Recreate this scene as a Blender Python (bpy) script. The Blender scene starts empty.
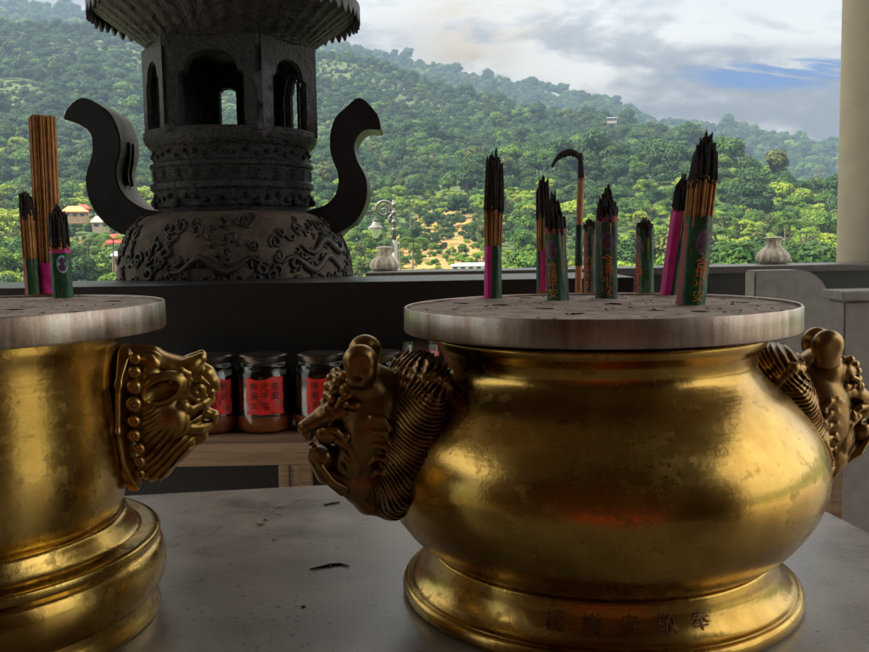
import bpy, bmesh, math, random
import numpy as np
from mathutils import Vector, Matrix
PI = math.pi
rad = math.radians
random.seed(7); RNG = np.random.default_rng(7)
sc = bpy.context.scene
COL = sc.collection

# ---------------------------------------------------------------- camera
CAM = Vector((0, 0, 1.19)); F = 900.0; PITCH = rad(5.14); ROLL = rad(-1.0)
cd = bpy.data.cameras.new('camera'); cam = bpy.data.objects.new('camera', cd); COL.objects.link(cam)
cam.location = CAM
RM = Matrix.Rotation(PI/2 - PITCH, 3, 'X') @ Matrix.Rotation(ROLL, 3, 'Z')
cam.rotation_euler = RM.to_euler()
cd.sensor_width = 36; cd.lens = 36*F/869; cd.clip_start = 0.02; cd.clip_end = 9000
sc.camera = cam
def ray(x, y): return RM @ Vector(((x-434.5)/F, -(y-326)/F, -1.0))
def at(x, y, Y):
    d = ray(x, y); return CAM + d*(Y/d.y)
def atz(x, y, Z):
    d = ray(x, y); return CAM + d*((Z-CAM.z)/d.z)

# ---------------------------------------------------------------- light, sky, exposure
SUN_DIR = Vector((-0.62, -0.16, 0.77)).normalized()
sun_el = math.asin(SUN_DIR.z); sun_az = math.atan2(SUN_DIR.x, SUN_DIR.y)
sd = bpy.data.lights.new('sun', 'SUN'); sd.energy = 3.3; sd.angle = rad(0.8); sd.color = (1.0, 0.94, 0.84)
so = bpy.data.objects.new('sun', sd); COL.objects.link(so)
so.rotation_euler = (-SUN_DIR).to_track_quat('-Z', 'Y').to_euler()
sc.view_settings.view_transform = 'Standard'; sc.view_settings.look = 'None'
sc.view_settings.exposure = 2.05; sc.view_settings.gamma = 1; sc.view_settings.use_curve_mapping = False

def NT(tree):
    class T: pass
    t = T(); t.t = tree
    def n(kind, **kw):
        nd = tree.nodes.new(kind)
        for k, v in kw.items():
            if k.startswith('i_'):
                key = k[2:]; key = int(key) if key.isdigit() else key
                if hasattr(v, 'is_linked') or isinstance(v, bpy.types.NodeSocket): tree.links.new(v, nd.inputs[key])
                else: nd.inputs[key].default_value = v
            else: setattr(nd, k, v)
        return nd
    def m(op, a, b=None, c=None, clamp=False):
        nd = tree.nodes.new('ShaderNodeMath'); nd.operation = op; nd.use_clamp = clamp
        for i, v in enumerate((a, b, c)):
            if v is None: continue
            if isinstance(v, bpy.types.NodeSocket): tree.links.new(v, nd.inputs[i])
            else: nd.inputs[i].default_value = v
        return nd.outputs[0]
    def mix(f, a, b, blend='MIX'):
        nd = tree.nodes.new('ShaderNodeMix'); nd.data_type = 'RGBA'; nd.blend_type = blend
        for i, v in ((0, f), (6, a), (7, b)):
            if isinstance(v, bpy.types.NodeSocket): tree.links.new(v, nd.inputs[i])
            else: nd.inputs[i].default_value = v if i == 0 or len(v) == 4 else (*v, 1)
        return nd.outputs[2]
    def ramp(f, stops, interp='LINEAR'):
        nd = tree.nodes.new('ShaderNodeValToRGB'); tree.links.new(f, nd.inputs[0]); cr = nd.color_ramp
        cr.interpolation = interp
        while len(cr.elements) < len(stops): cr.elements.new(0.5)
        for e, (p, c) in zip(cr.elements, stops):
            e.position = p; e.color = (c, c, c, 1) if isinstance(c, (int, float)) else (*c, 1)
        return nd.outputs[0]
    def noise(vec, scale, detail=4, rough=0.55, dist=0.0):
        nd = tree.nodes.new('ShaderNodeTexNoise')
        if vec is not None: tree.links.new(vec, nd.inputs['Vector'])
        nd.inputs['Scale'].default_value = scale; nd.inputs['Detail'].default_value = detail
        nd.inputs['Roughness'].default_value = rough; nd.inputs['Distortion'].default_value = dist
        return nd.outputs['Fac']
    t.n, t.m, t.mix, t.ramp, t.noise = n, m, mix, ramp, noise
    t.link = tree.links.new
    return t

world = bpy.data.worlds.new('World'); sc.world = world; world.use_nodes = True
wt = world.node_tree; wt.nodes.clear(); W = NT(wt)
sky = W.n('ShaderNodeTexSky', sky_type='NISHITA', sun_disc=False, sun_elevation=sun_el, sun_rotation=sun_az, altitude=200.0, dust_density=2.0)
tc = W.n('ShaderNodeTexCoord'); sep = W.n('ShaderNodeSeparateXYZ', i_0=tc.outputs['Generated'])
X, Yc, Z = sep.outputs
# clouds: a layer above the hills, laid out by direction in the sky (azimuth-like u, elevation-like v)
yy = W.m('MAXIMUM', W.m('ABSOLUTE', Yc), 0.15)
u = W.m('DIVIDE', X, yy); v = W.m('DIVIDE', Z, yy)
cv = W.n('ShaderNodeCombineXYZ', i_0=u, i_1=W.m('MULTIPLY', v, 2.6), i_2=W.m('MULTIPLY', Yc, 0.4)).outputs[0]
n1 = W.noise(cv, 4.6, 8, 0.58, 0.6)
n2 = W.noise(cv, 12.0, 7, 0.62, 0.3)
def blob(u0, v0, su, sv):
    a = W.m('DIVIDE', W.m('SUBTRACT', u, u0), su); b = W.m('DIVIDE', W.m('SUBTRACT', v, v0), sv)
    r2 = W.m('ADD', W.m('MULTIPLY', a, a), W.m('MULTIPLY', b, b))
    g = W.m('POWER', 2.718, W.m('MULTIPLY', r2, -1.0))
    return W.m('MULTIPLY', g, W.m('GREATER_THAN', Yc, 0.0))
streak = W.noise(W.n('ShaderNodeCombineXYZ', i_0=W.m('MULTIPLY', u, 4.0), i_1=W.m('ADD', W.m('MULTIPLY', v, 40.0), W.m('MULTIPLY', u, 6.0)), i_2=0.0).outputs[0], 1.0, 5, 0.6)
gap = W.m('MULTIPLY', W.m('ADD', blob(0.375, 0.179, 0.10, 0.017), W.m('MULTIPLY', blob(0.42, 0.186, 0.03, 0.008), 0.6)), W.m('ADD', W.m('MULTIPLY', streak, 6.5), -2.30, clamp=True))
cover = W.ramp(W.m('SUBTRACT', W.m('ADD', n2, 0.42), gap), [(0.20, 0.0), (0.66, 1.0)])
bright = W.ramp(W.m('ADD', W.m('MULTIPLY', n1, 0.62), W.m('MULTIPLY', n2, 0.38)), [(0.39, (0.95, 0.85, 0.80)), (0.465, (2.1, 1.9, 1.68)), (0.54, (4.8, 4.4, 3.8))])
grey = W.m('ADD', W.m('ADD', blob(0.29, 0.145, 0.24, 0.040), W.m('MULTIPLY', blob(0.33, 0.203, 0.13, 0.010), 0.9)), W.m('MULTIPLY', blob(-0.02, 0.215, 0.09, 0.03), 0.7))
grey = W.m('MULTIPLY', grey, W.ramp(n2, [(0.30, 1.15), (0.70, 0.45)]))
bright = W.mix(W.m('MULTIPLY', grey, 1.0, clamp=True), bright, (0.98, 0.86, 0.84))
warm = W.m('MULTIPLY', W.m('ADD', blob(0.055, 0.245, 0.055, 0.055), blob(0.03, 0.19, 0.035, 0.022)), W.ramp(n2, [(0.42, 0.12), (0.56, 1.0)]))
top = W.m('MULTIPLY', W.ramp(v, [(0.19, 0.0), (0.27, 1.0)]), W.ramp(u, [(0.0, 0.5), (0.35, 1.8)]))
bright = W.mix(W.m('MULTIPLY', top, 0.45, clamp=True), bright, (3.9, 3.8, 3.6))
bright = W.mix(W.m('MULTIPLY', warm, 0.95, clamp=True), bright, W.mix(W.ramp(v, [(0.17, 0.0), (0.23, 1.0)]), (1.45, 1.10, 0.80), (4.0, 2.75, 1.25)))
blue = W.mix(1.0, sky.outputs[0], (0.020, 0.14, 0.38), 'MULTIPLY')
skyc = W.mix(cover, blue, bright)
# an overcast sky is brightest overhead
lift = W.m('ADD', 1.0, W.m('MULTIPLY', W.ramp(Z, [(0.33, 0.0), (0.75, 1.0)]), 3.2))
lift = W.m('MAXIMUM', lift, W.m('ADD', 1.0, W.m('MULTIPLY', W.ramp(W.m('MULTIPLY', X, 1.0), [(0.50, 0.0), (0.85, 1.0)]), 2.4)))  # extra sky brightness added out of frame at right to light table and brass
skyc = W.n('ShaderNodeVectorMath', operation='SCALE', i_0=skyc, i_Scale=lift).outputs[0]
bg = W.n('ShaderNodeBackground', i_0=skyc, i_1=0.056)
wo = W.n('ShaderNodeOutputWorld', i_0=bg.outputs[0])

# ---------------------------------------------------------------- materials
MATS = {}
def mat(name):
    m = bpy.data.materials.new(name); m.use_nodes = True; MATS[name] = m
    t = NT(m.node_tree); b = m.node_tree.nodes['Principled BSDF']; t.b = b
    t.tc = t.n('ShaderNodeTexCoord'); t.obj = t.tc.outputs['Object']
    t.pos = t.n('ShaderNodeNewGeometry').outputs['Position']
    def put(**kw):
        for k, v in kw.items():
            k = {'col': 'Base Color', 'rough': 'Roughness', 'metal': 'Metallic', 'spec': 'Specular IOR Level', 'trans': 'Transmission Weight', 'coat': 'Coat Weight'}.get(k, k)
            if isinstance(v, bpy.types.NodeSocket): t.link(v, b.inputs[k])
            else: b.inputs[k].default_value = (*v, 1) if isinstance(v, tuple) and len(v) == 3 else v
    def bump(h, s=0.3, d=0.002):
        nd = t.n('ShaderNodeBump', i_Strength=s, i_Distance=d, i_Height=h); t.link(nd.outputs[0], b.inputs['Normal'])
    t.put, t.bump, t.m_ = put, bump, t.m
    return m, t
def simple(name, col, rough=0.6, metal=0.0, nscale=20, namp=0.35, bumps=0.15, bd=0.002, **kw):
    m, t = mat(name)
    n = t.noise(t.pos, nscale, 6, 0.6)
    c = t.mix(t.ramp(n, [(0.3, 0.0), (0.7, 1.0)]), tuple(x*(1-namp) for x in col), tuple(min(1, x*(1+namp)) for x in col))
    t.put(col=c, rough=t.m('ADD', t.m('MULTIPLY', n, 0.25), rough-0.12), metal=metal, **kw)
    t.bump(t.noise(t.pos, nscale*5, 4), bumps, bd)
    return m

def brass(name, dark, light, tarn, tz):
    m, t = mat(name)
    n = t.noise(t.pos, 9, 5, 0.6, 0.3); f = t.noise(t.pos, 60, 5, 0.65); s = t.noise(t.pos, 260, 3, 0.6)
    sp = t.n('ShaderNodeSeparateXYZ', i_0=t.pos).outputs
    # fine turning lines around the vessel
    ln = t.noise(t.n('ShaderNodeCombineXYZ', i_0=t.m('MULTIPLY', sp[0], 6.0), i_1=t.m('MULTIPLY', sp[1], 6.0), i_2=t.m('MULTIPLY', sp[2], 260.0)).outputs[0], 1.0, 3, 0.5)
    c = t.mix(t.ramp(n, [(0.35, 0.0), (0.65, 1.0)]), dark, light)
    pat = t.ramp(t.m('MULTIPLY', f, t.m('ADD', n, 0.45)), [(0.54, 0.0), (0.66, 1.0)])
    c = t.mix(t.m('MULTIPLY', pat, 0.4), c, tarn)
    spots = t.ramp(s, [(0.70, 0.0), (0.76, 1.0)])
    c = t.mix(t.m('MULTIPLY', spots, 0.5), c, tarn)
    r = t.m('ADD', t.m('ADD', 0.13, t.m('MULTIPLY', n, 0.13)), t.m('ADD', t.m('MULTIPLY', pat, 0.16), t.m('MULTIPLY', ln, 0.09)))
    t.put(col=c, metal=1.0, rough=r)
    t.bump(t.m('ADD', t.m('ADD', t.m('MULTIPLY', n, 1.0), t.m('MULTIPLY', f, 0.13)), t.m('MULTIPLY', ln, 0.07)), 0.5, 0.0028)
    return m
M_BRASS = brass('polished_brass', (0.35, 0.200, 0.044), (0.60, 0.405, 0.105), (0.15, 0.070, 0.025), 0)
def brass_relief(name, light, dark):
    m, t = mat(name)
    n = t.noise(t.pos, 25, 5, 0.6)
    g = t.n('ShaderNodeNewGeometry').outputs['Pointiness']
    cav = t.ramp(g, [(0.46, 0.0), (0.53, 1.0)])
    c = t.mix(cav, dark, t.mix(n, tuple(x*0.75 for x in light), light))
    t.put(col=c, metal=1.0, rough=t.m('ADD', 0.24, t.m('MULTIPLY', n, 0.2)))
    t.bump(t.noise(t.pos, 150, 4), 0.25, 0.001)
    return m
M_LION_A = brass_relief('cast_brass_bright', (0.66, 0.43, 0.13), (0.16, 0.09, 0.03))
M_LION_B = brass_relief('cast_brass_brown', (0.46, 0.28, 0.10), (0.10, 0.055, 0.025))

def steel():
    m, t = mat('stained_steel')
    sp = t.n('ShaderNodeSeparateXYZ', i_0=t.pos).outputs
    st = t.noise(t.n('ShaderNodeCombineXYZ', i_0=t.m('MULTIPLY', sp[0], 40.0), i_1=t.m('MULTIPLY', sp[1], 40.0), i_2=t.m('MULTIPLY', sp[2], 5.0)).outputs[0], 1.0, 5, 0.65)
    f = t.noise(t.pos, 180, 4, 0.6)
    c = t.mix(t.ramp(st, [(0.35, 0.0), (0.6, 1.0)]), (0.27, 0.185, 0.135), (0.47, 0.41, 0.345))
    c = t.mix(t.m('MULTIPLY', t.ramp(f, [(0.55, 0.0), (0.7, 1.0)]), 0.5), c, (0.22, 0.17, 0.13))
    t.put(col=c, metal=0.9, rough=t.m('ADD', 0.26, t.m('MULTIPLY', st, 0.25)))
    t.bump(f, 0.2, 0.001); return m
M_STEEL = steel()
def ash():
    m, t = mat('ash_covered_plate')
    n = t.noise(t.pos, 40, 7, 0.7); f = t.noise(t.pos, 300, 4, 0.7); sp = t.ramp(t.noise(t.pos, 210, 2), [(0.68, 0.0), (0.76, 1.0)])
    c = t.mix(t.ramp(n, [(0.32, 0.0), (0.68, 1.0)]), (0.26, 0.19, 0.15), (0.66, 0.55, 0.46))
    c = t.mix(t.m('MULTIPLY', sp, 0.6), c, (0.10, 0.06, 0.05)); c = t.mix(t.m('MULTIPLY', t.ramp(f, [(0.6, 0.0), (0.7, 1.0)]), 0.5), c, (0.62, 0.56, 0.5))
    t.put(col=c, rough=0.9); t.bump(t.m('ADD', n, t.m('MULTIPLY', f, 0.5)), 0.9, 0.004); return m
M_ASH = ash()
def stone():
    m, t = mat('speckled_stone_table')
    big = t.noise(t.pos, 3.4, 7, 0.62, 0.8); mid = t.noise(t.pos, 14, 6, 0.65); f = t.noise(t.pos, 240, 3, 0.6); f2 = t.noise(t.pos, 110, 3, 0.6)
    c = t.mix(t.ramp(big, [(0.3, 0.0), (0.7, 1.0)]), (0.17, 0.148, 0.125), (0.37, 0.335, 0.29))
    c = t.mix(t.m('MULTIPLY', t.ramp(mid, [(0.45, 0.0), (0.75, 1.0)]), 0.45), c, (0.54, 0.49, 0.42))
    c = t.mix(t.m('MULTIPLY', t.ramp(f, [(0.60, 0.0), (0.68, 1.0)]), 0.55), c, (0.045, 0.04, 0.035))
    c = t.mix(t.m('MULTIPLY', t.ramp(t.m('ADD', f2, t.m('MULTIPLY', big, 0.10)), [(0.70, 0.0), (0.72, 1.0)]), 0.8), c, (0.03, 0.025, 0.025))
    c = t.mix(t.m('MULTIPLY', t.ramp(t.noise(t.pos, 190, 2), [(0.66, 0.0), (0.70, 1.0)]), 0.4), c, (0.50, 0.45, 0.39))
    # thin scratches
    vv = t.n('ShaderNodeTexVoronoi', feature='DISTANCE_TO_EDGE', i_Scale=5.0); t.link(t.n('ShaderNodeVectorMath', operation='ADD', i_0=t.pos, i_1=t.n('ShaderNodeTexNoise', i_Scale=3.0).outputs['Color']).outputs[0], vv.inputs['Vector'])
    sc_ = t.ramp(vv.outputs['Distance'], [(0.0, 1.0), (0.006, 0.0)])
    c = t.mix(t.m('MULTIPLY', sc_, 0.25), c, (0.42, 0.40, 0.36))
    t.put(col=c, rough=t.m('ADD', 0.10, t.m('MULTIPLY', t.m('ADD', mid, big), 0.20)), spec=0.7)
    t.bump(t.m('ADD', t.m('MULTIPLY', f, 0.4), mid), 0.22, 0.0012); return m
M_TABLE = stone()
M_BLACK = simple('black_granite', (0.007, 0.007, 0.008), 0.35, nscale=140, bumps=0.02)
M_RAIL = simple('dark_granite_rail', (0.060, 0.050, 0.045), 0.35, nscale=90, namp=0.5, bumps=0.05)
M_PANEL = simple('grey_stone_panel', (0.30, 0.275, 0.25), 0.75, nscale=30, namp=0.18, bumps=0.2)
M_WOOD = None
def wood():
    m, t = mat('unpainted_wood')
    sp = t.n('ShaderNodeSeparateXYZ', i_0=t.pos).outputs
    g = t.noise(t.n('ShaderNodeCombineXYZ', i_0=t.m('MULTIPLY', sp[0], 5.0), i_1=t.m('MULTIPLY', sp[1], 60.0), i_2=t.m('MULTIPLY', sp[2], 90.0)).outputs[0], 1.0, 5, 0.6, 0.5)
    t.put(col=t.ramp(g, [(0.3, (0.19, 0.115, 0.065)), (0.7, (0.42, 0.28, 0.17))]), rough=0.7); t.bump(g, 0.3, 0.002); return m
M_WOOD = wood()
def iron(name, a, b, rough=0.55):
    m, t = mat(name)
    n = t.noise(t.pos, 12, 7, 0.65, 0.3); f = t.noise(t.pos, 90, 5, 0.6)
    t.put(col=t.mix(t.ramp(n, [(0.35, 0.0), (0.68, 1.0)]), a, b), rough=t.m('ADD', rough-0.1, t.m('MULTIPLY', f, 0.3)), metal=0.35)
    t.bump(t.m('ADD', f, n), 0.6, 0.006); return m
def iron2(name, a, b, rough):
    m, t = mat(name)
    n = t.noise(t.pos, 12, 7, 0.65, 0.3); f = t.noise(t.pos, 55, 6, 0.7, 1.2)
    vo = t.n('ShaderNodeTexVoronoi', feature='SMOOTH_F1', i_Scale=42.0); t.link(t.n('ShaderNodeVectorMath', operation='ADD', i_0=t.pos, i_1=t.n('ShaderNodeVectorMath', operation='SCALE', i_0=t.n('ShaderNodeTexNoise', i_Scale=30.0).outputs['Color'], i_Scale=0.05).outputs[0]).outputs[0], vo.inputs['Vector'])
    t.put(col=t.mix(t.ramp(f, [(0.35, 0.0), (0.68, 1.0)]), a, b), rough=t.m('ADD', rough-0.1, t.m('MULTIPLY', f, 0.25)), metal=0.45)
    t.bump(t.m('ADD', f, t.m('MULTIPLY', vo.outputs['Distance'], 1.4)), 0.9, 0.010); return m
M_CARVED = iron2('carved_sooty_bronze', (0.009, 0.008, 0.009), (0.040, 0.032, 0.027), 0.45)
M_IRON = iron('sooty_bronze', (0.016, 0.015, 0.017), (0.045, 0.038, 0.034), 0.36)
M_POLISH = simple('dark_polished_bronze', (0.014, 0.013, 0.015), 0.42, metal=0.2, nscale=14, namp=0.4, bumps=0.06)
M_IRON_DUST = iron('dusty_bronze', (0.055, 0.040, 0.030), (0.155, 0.112, 0.080), 0.75)
M_IRON_RELIEF = iron('blackened_bronze_relief', (0.016, 0.014, 0.013), (0.050, 0.038, 0.030), 0.45)
M_HANDLE_EDGE = iron('pale_bronze_sides', (0.22, 0.20, 0.17), (0.40, 0.37, 0.32), 0.7)  # pale tone for the side faces of the left tower handle
M_PLASTER = simple('cream_column_plaster', (0.42, 0.345, 0.27), 0.7, nscale=6, namp=0.10, bumps=0.1)
M_CEIL = simple('brown_ceiling', (0.11, 0.075, 0.05), 0.8, nscale=4, namp=0.3)
M_WALLB = simple('dark_red_wall', (0.16, 0.055, 0.020), 0.7, nscale=5, namp=0.4)
M_CLOTH = simple('red_altar_cloth', (0.62, 0.035, 0.02), 0.7, nscale=8, namp=0.3)
M_CERAMIC = simple('weathered_white_stone', (0.52, 0.45, 0.36), 0.6, nscale=45, namp=0.35, bumps=0.3)
M_LAMPWHITE = simple('white_lamp_enamel', (0.13, 0.13, 0.115), 0.35, nscale=30, namp=0.1)
M_WHITE = simple('white_wall_paint', (0.72, 0.70, 0.66), 0.7, nscale=2, namp=0.1)
M_YWALL = simple('yellow_wall_paint', (0.40, 0.27, 0.15), 0.7, nscale=2, namp=0.1)
M_REDROOF = simple('red_roof_paint', (0.70, 0.045, 0.030), 0.55, nscale=1.5, namp=0.15)
M_ORROOF = simple('orange_roof_tile', (0.62, 0.21, 0.07), 0.7, nscale=1.5, namp=0.25)
M_BEROOF = simple('faded_roof_sheet', (0.42, 0.30, 0.24), 0.7, nscale=1.5, namp=0.2)
M_GREYROOF = simple('pale_roof_sheet', (0.60, 0.62, 0.64), 0.5, nscale=1.5, namp=0.15)
M_WINDOW = simple('dark_window_glass', (0.03, 0.035, 0.04), 0.1, nscale=2, namp=0.1)
M_TILE = simple('terrace_paving', (0.40, 0.36, 0.31), 0.55, nscale=5, namp=0.25)
M_STICK = simple('incense_stick_brown', (0.42, 0.19, 0.055), 0.75, nscale=90, namp=0.45, bumps=0.3)
M_STICK2 = simple('thick_incense_brown', (0.46, 0.23, 0.11), 0.75, nscale=90, namp=0.3, bumps=0.3)
M_CHAR = simple('charred_incense', (0.028, 0.022, 0.020), 0.85, nscale=260, namp=0.85, bumps=0.6)
M_MAG = simple('magenta_paper', (0.62, 0.015, 0.24), 0.55, nscale=60, namp=0.2)
M_GREEN = simple('green_paper', (0.014, 0.080, 0.028), 0.5, nscale=90, namp=0.5)
M_DGREEN = simple('dark_green_paper', (0.012, 0.050, 0.025), 0.5, nscale=90, namp=0.4)
M_PINK = simple('faded_red_paper', (0.26, 0.04, 0.05), 0.55, nscale=70, namp=0.3)
M_ORANGE = simple('orange_print', (0.72, 0.17, 0.02), 0.5, nscale=150, namp=0.4)
M_YELLOWP = simple('yellow_print', (0.62, 0.34, 0.03), 0.5, nscale=150, namp=0.4)
M_OVAL = simple('violet_print', (0.13, 0.10, 0.17), 0.5, nscale=200, namp=0.5)
M_OVALB = simple('pale_blue_print', (0.30, 0.52, 0.60), 0.5, nscale=200, namp=0.5)
M_MAROON = simple('maroon_print', (0.12, 0.03, 0.06), 0.5, nscale=200, namp=0.4)
M_LABEL = simple('red_paper_label', (0.74, 0.018, 0.012), 0.5, nscale=50, namp=0.2)
M_INK = simple('black_ink', (0.03, 0.008, 0.006), 0.5, nscale=50, namp=0.1)
M_OIL = simple('dark_lamp_oil', (0.012, 0.007, 0.005), 0.12, nscale=30, namp=0.4)
M_WAX = simple('orange_lamp_wax', (0.90, 0.19, 0.006), 0.4, nscale=40, namp=0.45)
M_TIN = simple('dull_tin_lid', (0.09, 0.07, 0.06), 0.3, metal=0.9, nscale=60, namp=0.3)
M_INSCR = simple('incised_dark_lettering', (0.16, 0.085, 0.03), 0.45, metal=0.8, nscale=90, namp=0.3)
M_HOLE = simple('hole_shade_and_seam_black', (0.012, 0.009, 0.008), 0.95, nscale=90, namp=0.3)  # black put in for the shade inside the plate holes; also the leg seam
M_TRUNK = simple('bark', (0.14, 0.11, 0.085), 0.9, nscale=3, namp=0.3)
def glass():
    m, t = mat('jar_glass'); t.put(col=(0.95, 0.93, 0.9), rough=0.03, trans=1.0); t.b.inputs['IOR'].default_value = 1.45; return m
M_GLASS = glass()
def frosted():
    m, t = mat('lantern_glass'); t.put(col=(0.85, 0.85, 0.82), rough=0.25, trans=0.7); return m
M_LGLASS = frosted()

def foliage(name, cols, yellow=(0.16, 0.17, 0.02)):
    m, t = mat(name)
    r = t.n('ShaderNodeObjectInfo').outputs['Random']
    n = t.noise(t.pos, 0.9, 3, 0.6); big = t.noise(t.pos, 0.02, 3, 0.6)
    c = t.ramp(t.m('ADD', t.m('MULTIPLY', r, 0.5), t.m('MULTIPLY', big, 0.5)), [(0.2, cols[0]), (0.5, cols[1]), (0.8, cols[2])])
    c = t.mix(t.m('MULTIPLY', t.ramp(n, [(0.45, 0.0), (0.75, 1.0)]), 0.55), c, yellow)
    t.put(col=c, rough=0.65, spec=0.25)
    # leaves let some light through
    tr = t.n('ShaderNodeBsdfTranslucent', i_0=c); mx = t.n('ShaderNodeMixShader', i_0=0.22)
    t.link(t.b.outputs[0], mx.inputs[1]); t.link(tr.outputs[0], mx.inputs[2])
    t.link(mx.outputs[0], t.t.nodes['Material Output'].inputs[0]); return m
M_LEAF = [foliage('leaf_green', [(0.022, 0.075, 0.008), (0.045, 0.125, 0.009), (0.085, 0.175, 0.010)]),
          foliage('leaf_dark', [(0.010, 0.036, 0.008), (0.018, 0.060, 0.010), (0.036, 0.085, 0.012)], (0.06, 0.10, 0.02)),
          foliage('leaf_yellow', [(0.10, 0.20, 0.010), (0.16, 0.25, 0.012), (0.22, 0.28, 0.014)], (0.24, 0.23, 0.03)),
          foliage('leaf_olive', [(0.045, 0.075, 0.016), (0.075, 0.10, 0.022), (0.10, 0.115, 0.03)])]
def ground_mat():
    m, t = mat('hillside_ground')
    n = t.noise(t.pos, 0.05, 6, 0.65, 0.5); f = t.noise(t.pos, 0.5, 6, 0.65); g = t.noise(t.pos, 0.16, 5, 0.6)
    at_ = t.n('ShaderNodeAttribute', attribute_name='bare').outputs['Fac']
    green = t.mix(f, (0.022, 0.052, 0.008), (0.075, 0.115, 0.014))
    tan = t.mix(t.ramp(g, [(0.35, 0.0), (0.65, 1.0)]), (0.27, 0.10, 0.03), (0.32, 0.19, 0.06))
    tan = t.mix(t.ramp(f, [(0.44, 0.0), (0.60, 1.0)]), tan, (0.18, 0.19, 0.035))
    k = t.ramp(t.m('ADD', t.m('MULTIPLY', n, 0.6), t.m('MULTIPLY', at_, 0.75)), [(0.52, 0.0), (0.68, 1.0)])
    t.put(col=t.mix(k, green, tan), rough=0.95); t.bump(f, 0.8, 0.5); return m
M_GROUND = ground_mat()

# ---------------------------------------------------------------- helpers
def tag(o, label=None, cat=None, group=None, kind=None):
    if label: o['label'] = label
    if cat: o['category'] = cat
    if group: o['group'] = group
    if kind: o['kind'] = kind
    return o
def empty(name, loc, label, cat, group=None, rz=0):
    o = bpy.data.objects.new(name, None); COL.objects.link(o); o.location = loc; o.rotation_euler = (0, 0, rz); o.empty_display_size = 0.1
    return tag(o, label, cat, group)
def link_mesh(name, me, mats, parent=None, smooth=True):
    if not isinstance(mats, (list, tuple)): mats = [mats]
    for m in mats: me.materials.append(m)
    if smooth: me.shade_smooth()
    o = bpy.data.objects.new(name, me); COL.objects.link(o)
    if parent: o.parent = parent
    return o
def obj(name, bm, mats, parent=None, smooth=False, sharp=None):
    """world-space bmesh -> object; under a parent the parent's location is taken off"""
    if parent:
        root = parent; off = Vector()
        M = Matrix()
        chain = []
        p = parent
        while p: chain.append(p); p = p.parent
        for q in reversed(chain): M = M @ (Matrix.Translation(q.location) @ q.rotation_euler.to_matrix().to_4x4())
        bm.transform(M.inverted())
    me = bpy.data.meshes.new(name); bm.to_mesh(me); bm.free()
    o = link_mesh(name, me, mats, parent, smooth)
    if sharp and smooth: me.set_sharp_from_angle(angle=rad(sharp))
    return o
def NB(): return bmesh.new()
def box(bm, a, b, mi=0, bev=0.0, rot=None, pivot=None):
    a, b = Vector(a), Vector(b); c = (a+b)/2; s = b-a
    r = bmesh.ops.create_cube(bm, size=1.0, matrix=Matrix.Translation(c) @ Matrix.Diagonal((*s, 1)))
    vs = r['verts']; fs = set(f for v in vs for f in v.link_faces)
    if bev > 0:
        es = list(set(e for v in vs for e in v.link_edges))
        rr = bmesh.ops.bevel(bm, geom=es, offset=bev, segments=2, affect='EDGES', profile=0.5)
        vs = list(set(v for f in rr['faces'] for v in f.verts) | set(v for v in vs if v.is_valid)); fs = set(f for v in vs for f in v.link_faces)
    for f in fs: f.material_index = mi
    if rot is not None: bmesh.ops.transform(bm, verts=vs, matrix=Matrix.Translation(pivot) @ Matrix.Rotation(rot, 4, 'Z') @ Matrix.Translation(-Vector(pivot)))
    return vs
def lathe(bm, prof, c=(0, 0), n=96, mi=0, cap0=False, cap1=False, wob=None):
    rings = []
    for (r, z) in prof:
        ring = []
        for i in range(n):
            a = 2*PI*i/n; rr = r if wob is None else r*wob(a, z)
            ring.append(bm.verts.new((c[0]+rr*math.cos(a), c[1]+rr*math.sin(a), z)))
        rings.append(ring)
    for a, b in zip(rings, rings[1:]):
        for i in range(n):
            f = bm.faces.new((a[i], a[(i+1) % n], b[(i+1) % n], b[i])); f.material_index = mi
    if cap0: bm.faces.new(list(reversed(rings[0]))).material_index = mi
    if cap1: bm.faces.new(rings[-1]).material_index = mi
    return rings
def spline(pts, k=6):
    """Catmull-Rom through 2-D/3-D points"""
    P = [np.array(p, float) for p in pts]; P = [2*P[0]-P[1]] + P + [2*P[-1]-P[-2]]; out = []
    for i in range(1, len(P)-2):
        for j in range(k):
            t = j/k; a, b, c, d = P[i-1], P[i], P[i+1], P[i+2]
            out.append(0.5*((2*b)+(c-a)*t+(2*a-5*b+4*c-d)*t*t+(3*b-a-3*c+d)*t**3))
    out.append(P[-2]); return [tuple(x) for x in out]
def tube(bm, pts, r, n=8, mi=0, cap=True):
    pts = [Vector(p) for p in pts]; rs = r if isinstance(r, (list, tuple)) else [r]*len(pts)
    rings = []; ref = Vector((0, 0, 1))
    t0 = (pts[1]-pts[0]).normalized()
    if abs(t0.dot(ref)) > 0.9: ref = Vector((1, 0, 0))
    nrm = t0.cross(ref).normalized()
    for i, p in enumerate(pts):
        t = (pts[min(i+1, len(pts)-1)]-pts[max(i-1, 0)]).normalized()
        nrm = (nrm-t*nrm.dot(t)).normalized(); b = t.cross(nrm)
        rings.append([bm.verts.new(p+(nrm*math.cos(2*PI*k/n)+b*math.sin(2*PI*k/n))*rs[i]) for k in range(n)])
    for a, b in zip(rings, rings[1:]):
        for k in range(n): bm.faces.new((a[k], a[(k+1) % n], b[(k+1) % n], b[k])).material_index = mi
    if cap:
        bm.faces.new(list(reversed(rings[0]))).material_index = mi; bm.faces.new(rings[-1]).material_index = mi
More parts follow.
